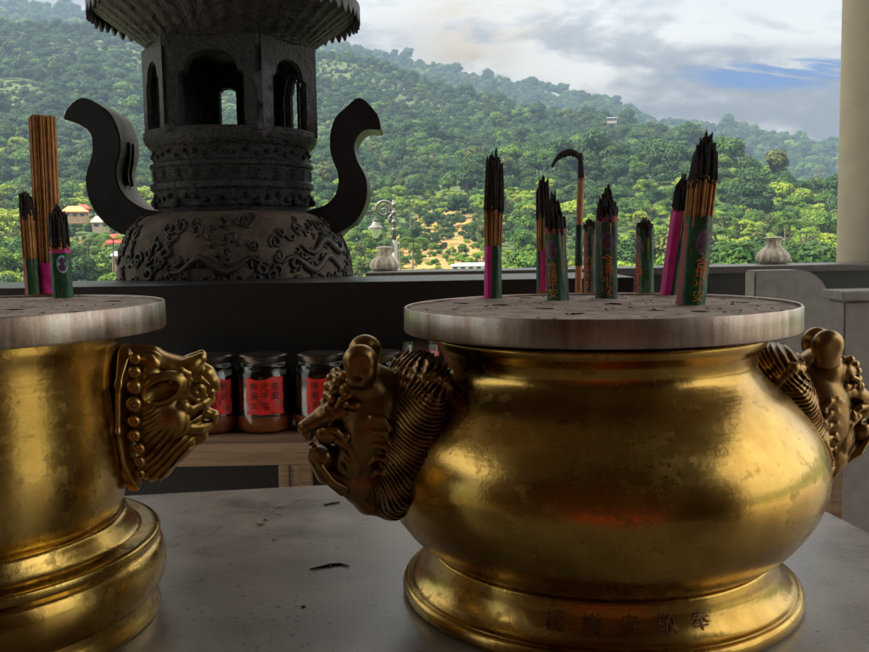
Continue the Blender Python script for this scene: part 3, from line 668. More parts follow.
# ================================================================ BRASS BURNERS
RC = Vector((0.1813, 1.0038, 0.80)); LC = Vector((-0.5007, 0.923, 0.80))
HOLES_R = [(500, 303.5), (545, 307), (613, 302.5), (461, 302), (770, 297), (655, 309), (700, 310), (740, 301), (527, 297), (575, 312)]
HOLES_L = [(14, 308), (112, 299.5), (80, 310)]
MOUNDS = [(492.5, 299), (543, 291), (558, 301), (589.5, 291), (606.5, 299), (645, 292), (668.5, 296), (690, 305), (578.5, 290), (50, 293), (33, 294), (63, 299)]
def plate_mesh(c, r, z, holes):
    b = NB(); lathe(b, [(r-0.001, z-0.026), (r-0.001, z-0.0015)], c, 128, cap0=True); 
    # close the top with a fine polar grid so that ash can be lumpy
    rings = []; N = 128
    for k, q in enumerate(np.linspace(r-0.001, 0.012, 34)):
        rings.append([b.verts.new((c[0]+q*math.cos(2*PI*i/N), c[1]+q*math.sin(2*PI*i/N), z-0.0015+0.0022*float(fbm(np.array(c[0]*40+q*math.cos(2*PI*i/N)*45+9), np.array(q*math.sin(2*PI*i/N)*45+7)))*min(1, (r-q)*60)+0.0012*float(fbm(np.array(q*math.cos(2*PI*i/N)*230+3), np.array(q*math.sin(2*PI*i/N)*230+8),2)))) for i in range(N)])
    mp = [atz(x_, y_, z) for x_, y_ in MOUNDS]
    for ring in rings[1:]:
        for v_ in ring:
            for p_ in mp: v_.co.z += 0.0045*math.exp(-(((v_.co.x-p_.x)**2+(v_.co.y-p_.y)**2)/0.018**2))
    for a, d in zip(rings, rings[1:]):
        for i in range(N): b.faces.new((a[i], a[(i+1) % N], d[(i+1) % N], d[i]))
    b.faces.new(rings[-1])
    bmesh.ops.remove_doubles(b, verts=b.verts[:], dist=1e-5); bmesh.ops.recalc_face_normals(b, faces=b.faces[:])
    me = bpy.data.meshes.new('plate'); b.to_mesh(me); b.free(); o = bpy.data.objects.new('plate', me); COL.objects.link(o)
    cb = NB()
    for (px, py) in holes:
        p = atz(px, py, z)
        if (p.xy-Vector(c)).length > r-0.02: continue
        lathe(cb, [(0.0105, z-0.02), (0.0105, z+0.01)], (p.x, p.y), 20, cap0=True, cap1=True)
    mc = bpy.data.meshes.new('cut'); cb.to_mesh(mc); cb.free(); co = bpy.data.objects.new('cut', mc); COL.objects.link(co)
    md = o.modifiers.new('b', 'BOOLEAN'); md.operation = 'DIFFERENCE'; md.object = co; md.solver = 'EXACT'
    dg = bpy.context.evaluated_depsgraph_get(); out = bpy.data.meshes.new_from_object(o.evaluated_get(dg))
    bpy.data.objects.remove(o); bpy.data.objects.remove(co)
    b = bmesh.new(); b.from_mesh(out)
    for f_ in b.faces:
        m_ = f_.calc_center_median(); f_.material_index = 1 if (m_.z < z-0.0045 and m_.z > z-0.0245 and (m_.xy-Vector(c)).length < r-0.006) or (abs(m_.z-(z-0.02)) < 1e-4) else 0  # hole insides coloured black to stand in for their shade
    rnd = random.Random(int(r*1e5)+len(holes))
    for k in range(150):
        q_ = math.sqrt(rnd.random())*(r-0.008); a_ = rnd.random()*2*PI; s_ = 0.0006+0.0016*rnd.random()**2
        g_ = bmesh.ops.create_icosphere(b, subdivisions=1, radius=s_, matrix=Matrix.Translation((c[0]+q_*math.cos(a_), c[1]+q_*math.sin(a_), z-0.0008)) @ Matrix.Rotation(rnd.random()*3, 4, 'Z') @ Matrix.Diagonal((1+rnd.random(), 1, 0.6, 1)))
    b.to_mesh(out); b.free(); return out
def put_mesh(name, me, mats, parent, smooth=True, sharp=35, M=None):
    me.transform((M or Matrix.Translation(-parent.location)))
    o = link_mesh(name, me, mats, parent, smooth)
    if smooth and sharp: me.set_sharp_from_angle(angle=rad(sharp))
    return o
def lion_conv(root, ang, wscale):
    """sculpt coordinates (picture x, sideways, picture y) -> burner axes, on the upright plane through the burner's axis at angle ang; result lies along +X"""
    dx, dy = math.cos(ang), math.sin(ang)
    def f(P):
        x = (P[:, 0]-434.5)/F; y = -(P[:, 2]-326)/F
        A = np.array(RM); D = np.stack([x, y, -np.ones_like(x)], 1) @ A.T
        # CAM + k*D lies in the plane: ((k*D).xy + CAM.xy - root.xy) x (dx,dy) = 0
        k = ((root.x-CAM.x)*dy-(root.y-CAM.y)*dx)/(D[:, 0]*dy-D[:, 1]*dx)
        X_, Y_, Z_ = CAM.x+k*D[:, 0]-root.x, CAM.y+k*D[:, 1]-root.y, CAM.z+k*D[:, 2]-root.z
        return np.stack([X_*dx+Y_*dy, P[:, 1]*wscale, Z_], 1)
    return f
def rot_mesh(me, a): me.transform(Matrix.Rotation(a, 4, 'Z'))

# ---- right burner
t = empty('incense_burner', RC, 'wide round-bellied brass burner with two lion handles, right on the table', 'incense burner', 'brass incense burners on the stone table')
c2 = RC.xy
prof = spline([(0.170, 1.0915), (0.1820, 1.088), (0.1800, 1.080), (0.1735, 1.071), (0.1709, 1.057), (0.1811, 1.042), (0.203, 1.0224), (0.2246, 0.998), (0.2393, 0.9737), (0.2450, 0.9490), (0.2430, 0.926), (0.2335, 0.9020), (0.2152, 0.876), (0.195, 0.8590), (0.180, 0.8520)], 7)
b = NB(); lathe(b, prof, c2, 160); bowl = obj('bowl', b, M_BRASS, t, True)
fp = spline([(0.183, 0.8560), (0.1905, 0.8540), (0.1925, 0.8480), (0.1945, 0.8380), (0.2000, 0.8270), (0.2080, 0.8190), (0.2150, 0.8165)], 6) + spline([(0.2150, 0.8165), (0.2195, 0.8150), (0.2220, 0.8100), (0.2215, 0.8040), (0.2180, 0.8005), (0.2100, 0.8003)], 5)
b = NB(); lathe(b, fp, c2, 160); foot = obj('foot', b, M_BRASS, t, True)
b = NB(); lathe(b, [(0.2128, 1.0965), (0.2145, 1.0955), (0.2155, 1.0975), (0.2150, 1.1205), (0.2140, 1.1220), (0.2122, 1.1215), (0.2120, 1.1170)], c2, 160); obj('rim_band', b, M_STEEL, t, True, 50)
b = NB(); lathe(b, [(0.165, 1.0905), (0.2128, 1.0945)], c2, 96); obj('rim_underside', b, M_STEEL, t, True)
put_mesh('ash_plate', plate_mesh(c2, 0.2121, 1.1205, HOLES_R), [M_ASH, M_HOLE], t)
SB = lion_b(); TH = PI+rad(18)
meB = SB.mesh('lion_head', lion_conv(RC, TH, 0.98/900))
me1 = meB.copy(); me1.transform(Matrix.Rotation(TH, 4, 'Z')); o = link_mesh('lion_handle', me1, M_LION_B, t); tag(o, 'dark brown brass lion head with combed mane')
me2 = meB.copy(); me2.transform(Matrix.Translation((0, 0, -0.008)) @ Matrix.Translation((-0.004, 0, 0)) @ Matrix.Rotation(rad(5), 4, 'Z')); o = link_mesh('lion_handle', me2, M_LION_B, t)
# inscription on the foot
def bend(me, r, ang, z, c, up_tilt=0.0):
    """wrap a flat text mesh (x right, y up) on a cylinder around c, centred on world angle ang"""
    for vtx in me.vertices:
        a = ang+vtx.co.x/r; rr = r+vtx.co.z+up_tilt*vtx.co.y
        vtx.co = (c[0]+rr*math.cos(a), c[1]+rr*math.sin(a), z+vtx.co.y)
    return me
def sub_text(me, it=1):
    b = bmesh.new(); b.from_mesh(me); bmesh.ops.triangulate(b, faces=b.faces[:])
    b.to_mesh(me); b.free(); return me
ins = bmesh.new()
for i, ch in enumerate('極樂寺敬奉'):
    m_ = text_mesh(ch, 0.020, 0.0003); a = rad(-100.2)+(-0.20+i*0.178)
    bend(m_, 0.1975, a, 0.834, c2, -0.42); ins.from_mesh(m_)
obj('inscription', ins, M_INSCR, foot)

# ---- left burner
t = empty('incense_burner', LC, 'straight-sided brass burner with ringed foot, at the left edge', 'incense burner', 'brass incense burners on the stone table')
c2 = LC.xy
b = NB(); lathe(b, spline([(0.168, 1.1075), (0.1680, 1.095), (0.1655, 1.08), (0.1650, 1.05), (0.1680, 1.00), (0.1690, 0.96), (0.1640, 0.925), (0.1560, 0.908), (0.150, 0.905)], 6), c2, 160); obj('bowl', b, M_BRASS, t, True)
fp = spline([(0.150, 0.912), (0.1640, 0.9100), (0.1690, 0.9020), (0.1750, 0.8920), (0.1800, 0.8895)], 5)+spline([(0.1800, 0.8895), (0.1960, 0.8890), (0.1995, 0.8860), (0.1990, 0.8800), (0.1965, 0.8765)], 5)+spline([(0.1965, 0.8765), (0.2010, 0.8720), (0.2045, 0.8600), (0.2045, 0.8480), (0.2005, 0.8340), (0.1945, 0.8250)], 6)+spline([(0.1925, 0.8245), (0.1925, 0.8150), (0.1965, 0.8050), (0.1960, 0.8005), (0.188, 0.8003)], 4)
b = NB(); lathe(b, fp, c2, 160); obj('foot', b, M_BRASS, t, True, 50)
b = NB(); lathe(b, [(0.2130, 1.1090), (0.2150, 1.1080), (0.2158, 1.1100), (0.2152, 1.1340), (0.2142, 1.1358), (0.2125, 1.1352), (0.2122, 1.1310)], c2, 160); obj('rim_band', b, M_STEEL, t, True, 50)
b = NB(); lathe(b, [(0.160, 1.1085), (0.2130, 1.1088)], c2, 96); obj('rim_underside', b, M_STEEL, t, True)
put_mesh('ash_plate', plate_mesh(c2, 0.2123, 1.1345, HOLES_L), [M_ASH, M_HOLE], t)
SA = lion_a(); TH = rad(14)
meA = SA.mesh('lion_head', lion_conv(LC, TH, 0.9/900))
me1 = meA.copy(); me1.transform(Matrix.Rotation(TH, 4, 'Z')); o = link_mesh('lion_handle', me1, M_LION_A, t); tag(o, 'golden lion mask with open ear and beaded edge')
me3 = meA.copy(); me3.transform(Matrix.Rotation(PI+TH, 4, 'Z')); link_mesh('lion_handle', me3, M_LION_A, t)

# ================================================================ INCENSE
ZR, ZL = 1.1205, 1.1345
def bundle(name, base, topv, z, r, wrap, char, label, n=58, stick_m=None, colors=('mag', 'green'), flat=False, text=None, oval=None, hue=0, rag=0.28, seed=0, swell=1.12, yellow=False, face=-0.2, grp='incense bundles in the right burner'):
    """base/topv: picture points of foot and tip; wrap, char: picture heights of sleeve top and of the start of the burnt part"""
    rnd = random.Random(seed)
    B = atz(base[0], base[1], z); Yb = B.y; T = at(topv[0], topv[1], Yb); H = T.z-B.z; lean = Vector(((T.x-B.x)/H, 0, 1))
    zw = at(base[0], wrap, Yb).z-B.z; zc = at(base[0], char, Yb).z-B.z if char else H
    t = empty(name, (B.x, B.y, z-0.001), label, 'incense', grp)
    def P(h, dx=0, dy=0): return Vector((B.x, B.y, z))+lean*h+Vector((dx, dy, 0))
    sr = r/math.sqrt(n)*0.80
    pts = []
    while len(pts) < n:
        k = len(pts); q = math.sqrt((k+0.5)/n)*r*0.90; a = k*2.39996; pts.append((q*math.cos(a), q*math.sin(a)))
    sb, cb = NB(), NB()
    for (dx, dy) in pts:
        q = math.hypot(dx, dy)/r; j = (rnd.random()-0.5)*0.10
        sw = 1+(swell-1)*1.0
        top_h = (H if flat else zc)*(1+(rnd.random()-0.5)*(0.012 if flat else 0.06))
        tube(sb, [P(-0.004, dx, dy), P(top_h*0.5, dx*(1+(sw-1)*0.3), dy), P(top_h, dx*sw, dy*sw)], sr*(0.8+0.35*rnd.random()), 6)
        if char:
            bx, by = dx*sw, dy*sw
            for rep in range(2):
                prof_ = 1-0.92*rag*q**1.3
                e = zc+(H-zc)*max(0.10, min(1, prof_*(0.78+0.25*rnd.random()))); 
                if rnd.random() < 0.06: e = min(H, e+(H-zc)*0.2)
                sh = 1-0.40*((e-zc)/(H-zc+1e-6))*(1 if rag > 0.5 else 0.5)
                kx, ky = (rnd.random()-0.5)*0.0035, (rnd.random()-0.5)*0.0035; m2 = top_h+(e-top_h)*0.55; ox, oy = (rnd.random()-0.5)*sr*2.2*rep, (rnd.random()-0.5)*sr*2.2*rep
                tube(cb, [P(top_h-0.003-0.006*rnd.random(), bx+ox, by+oy), P(m2, (bx+ox)*(1+sh)/2+kx*0.5, (by+oy)*(1+sh)/2+ky*0.5), P(e-0.003, (bx+ox)*sh+kx, (by+oy)*sh+ky), P(e, (bx+ox)*sh+kx*1.5, (by+oy)*sh+ky)], [sr*1.12, sr*1.15, sr*0.95, sr*0.4], 6)
    so_ = obj('sticks', sb, stick_m or M_STICK, t, True)
    if char: obj('charred_tips', cb, M_CHAR, t, True)
    # paper sleeve
    wb = NB(); N = 40; rings = []; hs = np.linspace(0, zw, 14)
    for h in hs:
        ring = []
        for i in range(N):
            a = 2*PI*i/N; rr = r*(1.03+0.05*math.sin(5*a+seed)+0.025*math.sin(9*a+h*60+seed)+0.022*math.sin(h*190+3*a)+0.02*math.sin(h*330+7*a+seed))
            jag = (rnd.random()*0.004-0.003) if h == hs[-1] else 0
            ring.append(wb.verts.new(P(h+jag, rr*math.cos(a), rr*math.sin(a))))
        rings.append(ring)
    split = {'mag': 0}
    for k, (p, q) in enumerate(zip(rings, rings[1:])):
        for i in range(N):
            a = (2*PI*(i+0.5)/N+PI/2) % (2*PI); a = a-2*PI if a > PI else a   # 0 faces the viewer, + to the right
            f = wb.faces.new((p[i], p[(i+1) % N], q[(i+1) % N], q[i]))
            f.material_index = 0 if a < hue else 1
            if len(colors) > 2 and k >= 12: f.material_index = 2
    MM = {'mag': M_MAG, 'green': M_GREEN, 'dg': M_DGREEN, 'pink': M_PINK}
    w = obj('paper_sleeve', wb, [MM[c] for c in colors], t, True)
    if text or oval is not None:
        ang = -PI/2+face
        if text:
            lb = NB(); n_ = len(text); hc = zw*0.50/n_
            for i, ch in enumerate(text):
                m_ = text_mesh(ch, min(hc*1.12, r*1.35), 0.00012); hh = zw*0.50-hc*(i+0.45)+0.003
                for vtx in m_.vertices:
                    a = ang+vtx.co.x/r; rr = r*1.085+vtx.co.z; pp = P(hh+vtx.co.y, rr*math.cos(a), rr*math.sin(a)); vtx.co = pp
                mi = 1 if (yellow and i >= n_-1) else 0
                for pl in m_.polygons: pl.material_index = mi
                lb.from_mesh(m_)
            obj('lettering', lb, [M_ORANGE, M_YELLOWP], w)
        if oval is not None:
            ob = NB()
            def disc(rx, ry, off, mi, cz):
                ce = None; vs = []
                for i in range(20):
                    a0 = 2*PI*i/20; x_ = rx*math.cos(a0); y_ = ry*math.sin(a0); a = ang+x_/r; rr = r*off
                    vs.append(ob.verts.new(P(cz+y_, rr*math.cos(a), rr*math.sin(a))))
                # strip fill keeps it curved
                for i in range(9):
                    i2 = i+1; ob.faces.new((vs[i], vs[i2], vs[(19-i2) % 20], vs[(20-i) % 20]) if i else (vs[0], vs[1], vs[19])).material_index = mi
                ob.faces.new((vs[9], vs[10], vs[11])).material_index = mi
            cz = zw*0.70; disc(r*0.58, r*0.95, 1.088, 0, cz); disc(r*0.26, r*0.42, 1.098, 1, cz+r*0.28); disc(r*0.36, r*0.38, 1.098, 1, cz-r*0.36)
            obj('printed_emblem', ob, [M_OVALB if oval else M_OVAL, M_MAROON], w)
    return t
TXT = '合境平安'
bundle('incense_bundle', (492.5, 299), (494, 148), ZR, 0.0105, 245, 205, 'tall bundle with blackened ragged top and magenta and green sleeve, leftmost in right burner', colors=('mag', 'green'), hue=-0.1, seed=1, swell=1.28, rag=0.35)
bundle('incense_bundle', (543, 291), (543, 175), ZR, 0.0095, 250, 213, 'narrow bundle with magenta sleeve and black top standing behind the green bundle', colors=('dg', 'mag'), hue=-0.55, seed=2, n=44, swell=1.1, rag=0.35)
bundle('incense_bundle', (558, 301), (553, 190), ZR, 0.0122, 228, 228, 'short burnt-down green bundle with orange letters, just left of the tall bent stick', colors=('green', 'dg', 'pink'), hue=0.25, text=TXT, oval=False, seed=3, rag=0.85, yellow=True, face=-0.55)
bundle('incense_bundle', (589.5, 291), (590, 217), ZR, 0.0080, 226, 228, 'thin low bundle with orange letters between the bent stick and the pyramid-topped bundle', colors=('pink', 'dg', 'dg'), hue=-0.9, text=TXT, oval=False, n=34, seed=4, rag=0.7, face=-0.3)
bundle('incense_bundle', (606.5, 299), (607, 184), ZR, 0.0125, 216, 216, 'green bundle with faded red band, its burnt top rising to a point like a pyramid', colors=('dg', 'green', 'pink'), hue=1.2, text=TXT, oval=False, seed=5, rag=0.85, face=-0.15)
bundle('incense_bundle', (645, 292), (645, 217), ZR, 0.0115, 228, 230, 'shortest dark green bundle standing alone left of the two leaning magenta ones', colors=('pink', 'green', 'green'), hue=-1.1, text=TXT, oval=False, seed=6, rag=0.7, face=-0.95)
bundle('incense_bundle', (668.5, 296), (686, 172), ZR, 0.0105, 212, 206, 'leaning bundle with bright magenta sleeve behind the largest burnt bundle', colors=('mag', 'dg'), hue=0.0, seed=7, rag=0.5)
bundle('incense_bundle', (690, 305), (708, 130), ZR, 0.0145, 216, 178, 'largest leaning bundle with ragged black top and green sleeve, rightmost in right burner', colors=('pink', 'green', 'dg'), hue=-1.0, text=TXT, oval=False, n=76, seed=8, swell=1.15, rag=0.55, face=0.25, yellow=True)
GL = 'incense bundles in the left burner'
bundle('incense_bundle', (50, 293), (42, 117), ZL, 0.0175, 262, None, 'tallest unburnt bundle of brown sticks with flat top in the left burner', colors=('mag', 'mag'), flat=True, n=85, seed=9, swell=1.0, grp=GL)
bundle('incense_bundle', (33, 294), (25, 190), ZL, 0.0090, 258, 212, 'low bundle with dark burnt top, leftmost in the left burner', colors=('pink', 'green'), hue=-0.1, n=34, seed=10, grp=GL, swell=1.0)
bundle('incense_bundle', (63, 299), (57, 203), ZL, 0.0110, 249, 240, 'half burnt bundle with magenta band and pale blue emblem, in front of the tallest bundle', colors=('dg', 'green', 'mag'), hue=-0.4, n=46, seed=11, oval=True, grp=GL, swell=1.0, face=0.55, rag=0.4)
# magenta collar on that bundle
# thick single stick with a curl of ash
B = atz(578.5, 290, ZR); t = empty('incense_stick', (B.x, B.y, ZR-0.001), 'single thick stick with green sleeve whose black ash tip curls over to the left', 'incense')
def q(x, y): return at(x, y, B.y)
b = NB(); tube(b, [B-Vector((0, 0, 0.004)), q(579, 240), q(581, 178)], 0.0050, 12); obj('stick', b, M_STICK2, t, True)
b = NB(); tube(b, [q(578.6, 266), q(579.3, 225)], 0.0055, 12); obj('paper_sleeve', b, M_DGREEN, t, True)
b = NB(); tube(b, [q(581, 180), q(581, 170), q(580.5, 157), q(581, 153)], [0.0052, 0.0046, 0.0036, 0.0018], 8)
tube(b, spline([q(580.5, 160), q(577, 155), q(570, 152.5), q(562, 155), q(556, 160), q(552, 167)], 4), [0.0024+0.0030*math.sin(PI*min(1, i/17)) for i in range(21)], 8); obj('ash_curl', b, M_CHAR, t, True)

# fallen bits of ash and stick on the table
def crumb(px, py, sz, label, seed):
    rnd = random.Random(seed); p = atz(px, py, 0.80); b = NB(); bmesh.ops.create_icosphere(b, subdivisions=2, radius=sz)
    for v_ in b.verts: v_.co *= 1+(rnd.random()-0.5)*0.6; v_.co.z *= 0.6
    bmesh.ops.translate(b, verts=b.verts[:], vec=(p.x, p.y, 0.80+sz*0.45)); return tag(obj('ash_crumb', b, M_ASH), label, 'crumb', 'ash crumbs on the stone table')
crumb(260, 525, 0.0055, 'largest pale crumb of ash lying near the middle of the table', 1)
crumb(266, 520, 0.0035, 'small pale crumb just behind the largest crumb', 2)
crumb(281, 507, 0.0045, 'pale flat crumb farther back toward the table edge', 3)
crumb(278, 514, 0.0028, 'tiny crumb between the two largest ones', 4)
crumb(274, 540, 0.0026, 'tiny crumb nearest the viewer in the loose group', 5)
crumb(303, 607, 0.0024, 'dark fleck of ash near the front of the table', 6)
p0, p1, p2, p3, p4 = [atz(x, y, 0.8015) for x, y in ((310, 569), (320, 567), (331, 564.5), (341, 564), (349, 566))]
b = NB(); tube(b, [p0, p1, p2, p3, p4], [0.0009, 0.0014, 0.0018, 0.0014, 0.0008], 7); tube(b, [p2, atz(330, 568, 0.802)], [0.0012, 0.0006], 6)
tag(obj('burnt_stick', b, M_CHAR), 'thin burnt piece of incense lying on the table between the burners', 'burnt stick')
p = [atz(x, y, 0.8015) for x, y in ((324, 505), (331, 503.5), (340, 502))]
b = NB(); tube(b, p, [0.0012, 0.0016, 0.0010], 7); tag(obj('burnt_stick', b, M_CHAR), 'short burnt flake lying behind, close to the brown lion handle', 'burnt stick')

# ================================================================ JARS ON THE RACK
SH = at(265, 432, 2.06).z
t = empty('jar_rack', (-0.4, 2.12, 0), 'unpainted wooden rack below the row of red labelled jars', 'rack')
b = NB(); box(b, (-1.05, 2.00, SH-0.022), (0.32, 2.20, SH), bev=0.002); obj('shelf_board', b, M_WOOD, t)
b = NB(); box(b, (-1.05, 1.975, SH-0.058), (0.32, 1.999, SH-0.010), bev=0.002); obj('front_rail', b, M_WOOD, t)
for x0 in (-1.02, -0.355, 0.27):
    for (y0, y1) in ((1.978, 2.003), (2.17, 2.195)):
        b = NB(); box(b, (x0, y0, 0), (x0+0.046, y1, SH-0.0585 if y0 < 2.1 else SH-0.0225), bev=0.002); obj('leg', b, M_WOOD, t)
b = NB(); box(b, (-0.331, 1.974, 0.02), (-0.329, 1.9775, SH-0.06)); obj('leg_seam', b, M_HOLE, t)
def jar(px, hgt, label, face=0.0, txt='佛光普照平安吉祥', dy=0.0):
    y = 2.085+dy; p = at(px, 430, y); x = p.x; z = SH+0.001; R = 0.066; H = hgt
    t = empty('lamp_jar', (x, y, z), label, 'jar', 'red labelled jars on the wooden rack')
    c = (x, y)
    body = spline([(0.030, z), (R*0.86, z+0.004), (R, z+0.035), (R*1.0, z+H*0.62), (R*0.93, z+H*0.78), (R*0.80, z+H*0.86), (R*0.80, z+H*0.90)], 5)
    b = NB(); lathe(b, [(0.0005, z)]+body, c, 56); 
    inner = [(r_-0.0025, z_+0.002) for r_, z_ in reversed(body[2:])]+[(0.0005, z+0.004)]
    lathe(b, inner, c, 56); bmesh.ops.remove_doubles(b, verts=b.verts[:], dist=1e-6); bmesh.ops.recalc_face_normals(b, faces=b.faces[:]); obj('glass', b, M_GLASS, t, True)
    b = NB(); lathe(b, [(0.0005, z+0.0045), (R*0.82, z+0.007), (R*0.945, z+0.034), (R*0.945, z+0.040), (0.0005, z+0.041)], c, 48); obj('wax', b, M_WAX, t, True, 40)
    b = NB(); lathe(b, [(0.0005, z+0.0415), (R*0.945, z+0.0420), (R*0.945, z+H*0.62), (R*0.88, z+H*0.74), (0.0005, z+H*0.745)], c, 48); obj('oil', b, M_OIL, t, True, 40)
    b = NB(); lathe(b, [(0.0005, z+H*0.905), (R*0.83, z+H*0.905), (R*0.86, z+H*0.92), (R*0.86, z+H*0.985), (R*0.82, z+H), (0.0005, z+H)], c, 56); obj('lid', b, M_TIN, t, True, 40)
    lb = NB(); N = 14; z0_, z1_ = z+H*0.26, z+H*0.72; hw = 0.66; ang = -PI/2+math.atan2(x, y)*-0+face-math.atan2(x, y)
    vs = [[lb.verts.new((c[0]+(R+0.0012+0.0012*math.sin(i*0.9+k*2+px))*math.cos(ang-hw+2*hw*i/N), c[1]+(R+0.0012+0.0012*math.sin(i*0.9+k*2+px))*math.sin(ang-hw+2*hw*i/N), z0_+(z1_-z0_)*k/6+(0.004*math.sin(i*0.5+px) if k == 6 else 0))) for i in range(N+1)] for k in range(7)]
    for k in range(6):
        for i in range(N): lb.faces.new((vs[k][i], vs[k][i+1], vs[k+1][i+1], vs[k+1][i]))
    L = obj('paper_label', lb, M_LABEL, t, True)
    tb = NB()
    for k, ch in enumerate(txt):
        m_ = text_mesh(ch, 0.020 if k < 6 else 0.017, 0.0002); cx = (-0.024, 0.0, 0.024)[k % 3]; cz = (z0_+z1_)/2+0.022-(k//3)*0.0215
        bend(m_, R+0.0042, ang+cx/R, cz, c); tb.from_mesh(m_)
    obj('lettering', tb, M_INK, L)
jar(160, 0.180, 'lamp jar mostly hidden behind the golden lion mask')
jar(212, 0.180, 'red labelled jar showing just right of the golden lion mask', 0.1)
jar(266, 0.180, 'red labelled jar with orange wax, the only one fully in view between the lions')
jar(323, 0.180, 'red labelled jar partly hidden behind the snout of the brown lion', 0.12)
jar(379, 0.180, 'lamp jar hidden behind the brown lion head')
# open red offering cup just beyond the mane
p = at(421, 352, 2.09)
t = empty('offering_cup', (p.x, 2.09, SH), 'clear glass tumbler with red wax seen above the brown lion mane', 'cup')
zt = at(421, 343, 2.09).z
b = NB(); lathe(b, [(0.0005, SH+0.001), (0.040, SH+0.001), (0.047, zt), (0.0445, zt), (0.038, SH+0.006), (0.0005, SH+0.006)], (p.x, 2.09), 40); obj('glass', b, M_GLASS, t, True, 40)
b = NB(); lathe(b, [(0.0005, SH+0.008), (0.0375, SH+0.008), (0.043, zt-0.022), (0.0005, zt-0.022)], (p.x, 2.09), 40); obj('wax', b, M_LABEL, t, True, 40)

# ================================================================ BIG TOWER BURNER
BC = Vector((-0.655, 3.0, 0))
t = empty('tower_burner', BC, 'huge dark bronze tower burner with relief belly, pavilion and scalloped roof behind the counter', 'incense burner')
c = BC.xy
body = spline([(0.10, 0.66), (0.24, 0.70), (0.34, 0.80), (0.375, 0.92), (0.378, 1.06), (0.375, 1.14), (0.345, 1.228), (0.296, 1.286), (0.235, 1.308)], 7)
b = NB(); lathe(b, body, c, 96, cap0=True); belly = obj('belly', b, M_IRON_DUST, t, True)
# raised scrolls and dragons over the belly
def brad(z): 
    zs = [q_[1] for q_ in body]; return float(np.interp(z, zs, [q_[0] for q_ in body]))
b = NB(); rnd = random.Random(5)
def scroll(th, z0_, R0, turns, r0, dirn, rot):
    pts = []
    for i in range(14):
        f = i/13; a = rot+dirn*f*turns*2*PI; q_ = R0*(1-0.75*f); zz = z0_+q_*math.sin(a); th2 = th+q_*math.cos(a)/0.37
        zz = min(max(zz, 0.72), 1.295); R_ = brad(zz)+0.003; pts.append((c[0]+R_*math.cos(th2), c[1]+R_*math.sin(th2), zz))
    tube(b, pts, [r0*(0.6+0.7*math.sin(PI*(i+1)/15)) for i in range(14)], 6)
for k in range(680):
    th = rnd.random()*2*PI; z_ = 0.84+0.44*rnd.random()
    scroll(th, z_, 0.008+0.016*rnd.random(), 0.5+0.9*rnd.random(), 0.0034+0.0028*rnd.random(), rnd.choice((-1, 1)), rnd.random()*6)
for k in range(7):   # long sinuous bodies
    th = rnd.random()*2*PI; z_ = 0.95+0.28*rnd.random(); pts = []
    for i in range(26):
        t2 = th+i*0.028; zz = z_+0.020*math.sin(i*0.45+k); R_ = brad(zz)+0.004; pts.append((c[0]+R_*math.cos(t2), c[1]+R_*math.sin(t2), zz))
    tube(b, pts, [0.010*math.sin(PI*(i+1.5)/28)+0.003 for i in range(26)], 7)
obj('relief_scrolls', b, M_IRON_RELIEF, belly, True)['kind'] = 'stuff'
# drum under the pavilion
b = NB()
lathe(b, [(0.20, 1.300), (0.243, 1.306), (0.243, 1.318), (0.252, 1.325), (0.252, 1.372), (0.262, 1.380), (0.262, 1.396), (0.252, 1.402), (0.254, 1.442), (0.262, 1.448), (0.262, 1.458), (0.251, 1.464), (0.251, 1.506), (0.262, 1.512), (0.272, 1.524), (0.278, 1.540), (0.276, 1.5595), (0.262, 1.5605), (0.10, 1.5606)], c, 96); drum = obj('drum', b, M_CARVED, t, True, 30)
b = NB()
for i in range(48):   # small raised flowers and fret blocks round the bands
    a = 2*PI*i/48
    for (zz, R_, s_) in ((1.485, 0.252, 0.009), (1.348, 0.253, 0.010)):
        cx, cy = c[0]+R_*math.cos(a), c[1]+R_*math.sin(a)
        bmesh.ops.create_icosphere(b, subdivisions=1, radius=s_*(0.7+0.5*rnd.random()), matrix=Matrix.Translation((cx, cy, zz+0.008*math.sin(i*2.3))))
    if i % 2 == 0:
        for k in range(4): 
            v_ = box(b, (c[0]+0.2535, c[1]-0.013, 1.409+k*0.008), (c[0]+0.2575, c[1]+0.013, 1.412+k*0.008)); bmesh.ops.rotate(b, verts=v_, cent=(c[0], c[1], 0), matrix=Matrix.Rotation(a, 3, 'Z'))
for i in range(12):
    a = 2*PI*(i+0.0)/12; bmesh.ops.create_uvsphere(b, u_segments=12, v_segments=8, radius=0.014, matrix=Matrix.Translation((c[0]+0.256*math.cos(a), c[1]+0.256*math.sin(a), 1.335)))
obj('raised_ornament', b, M_CARVED, drum, True)['kind'] = 'stuff'
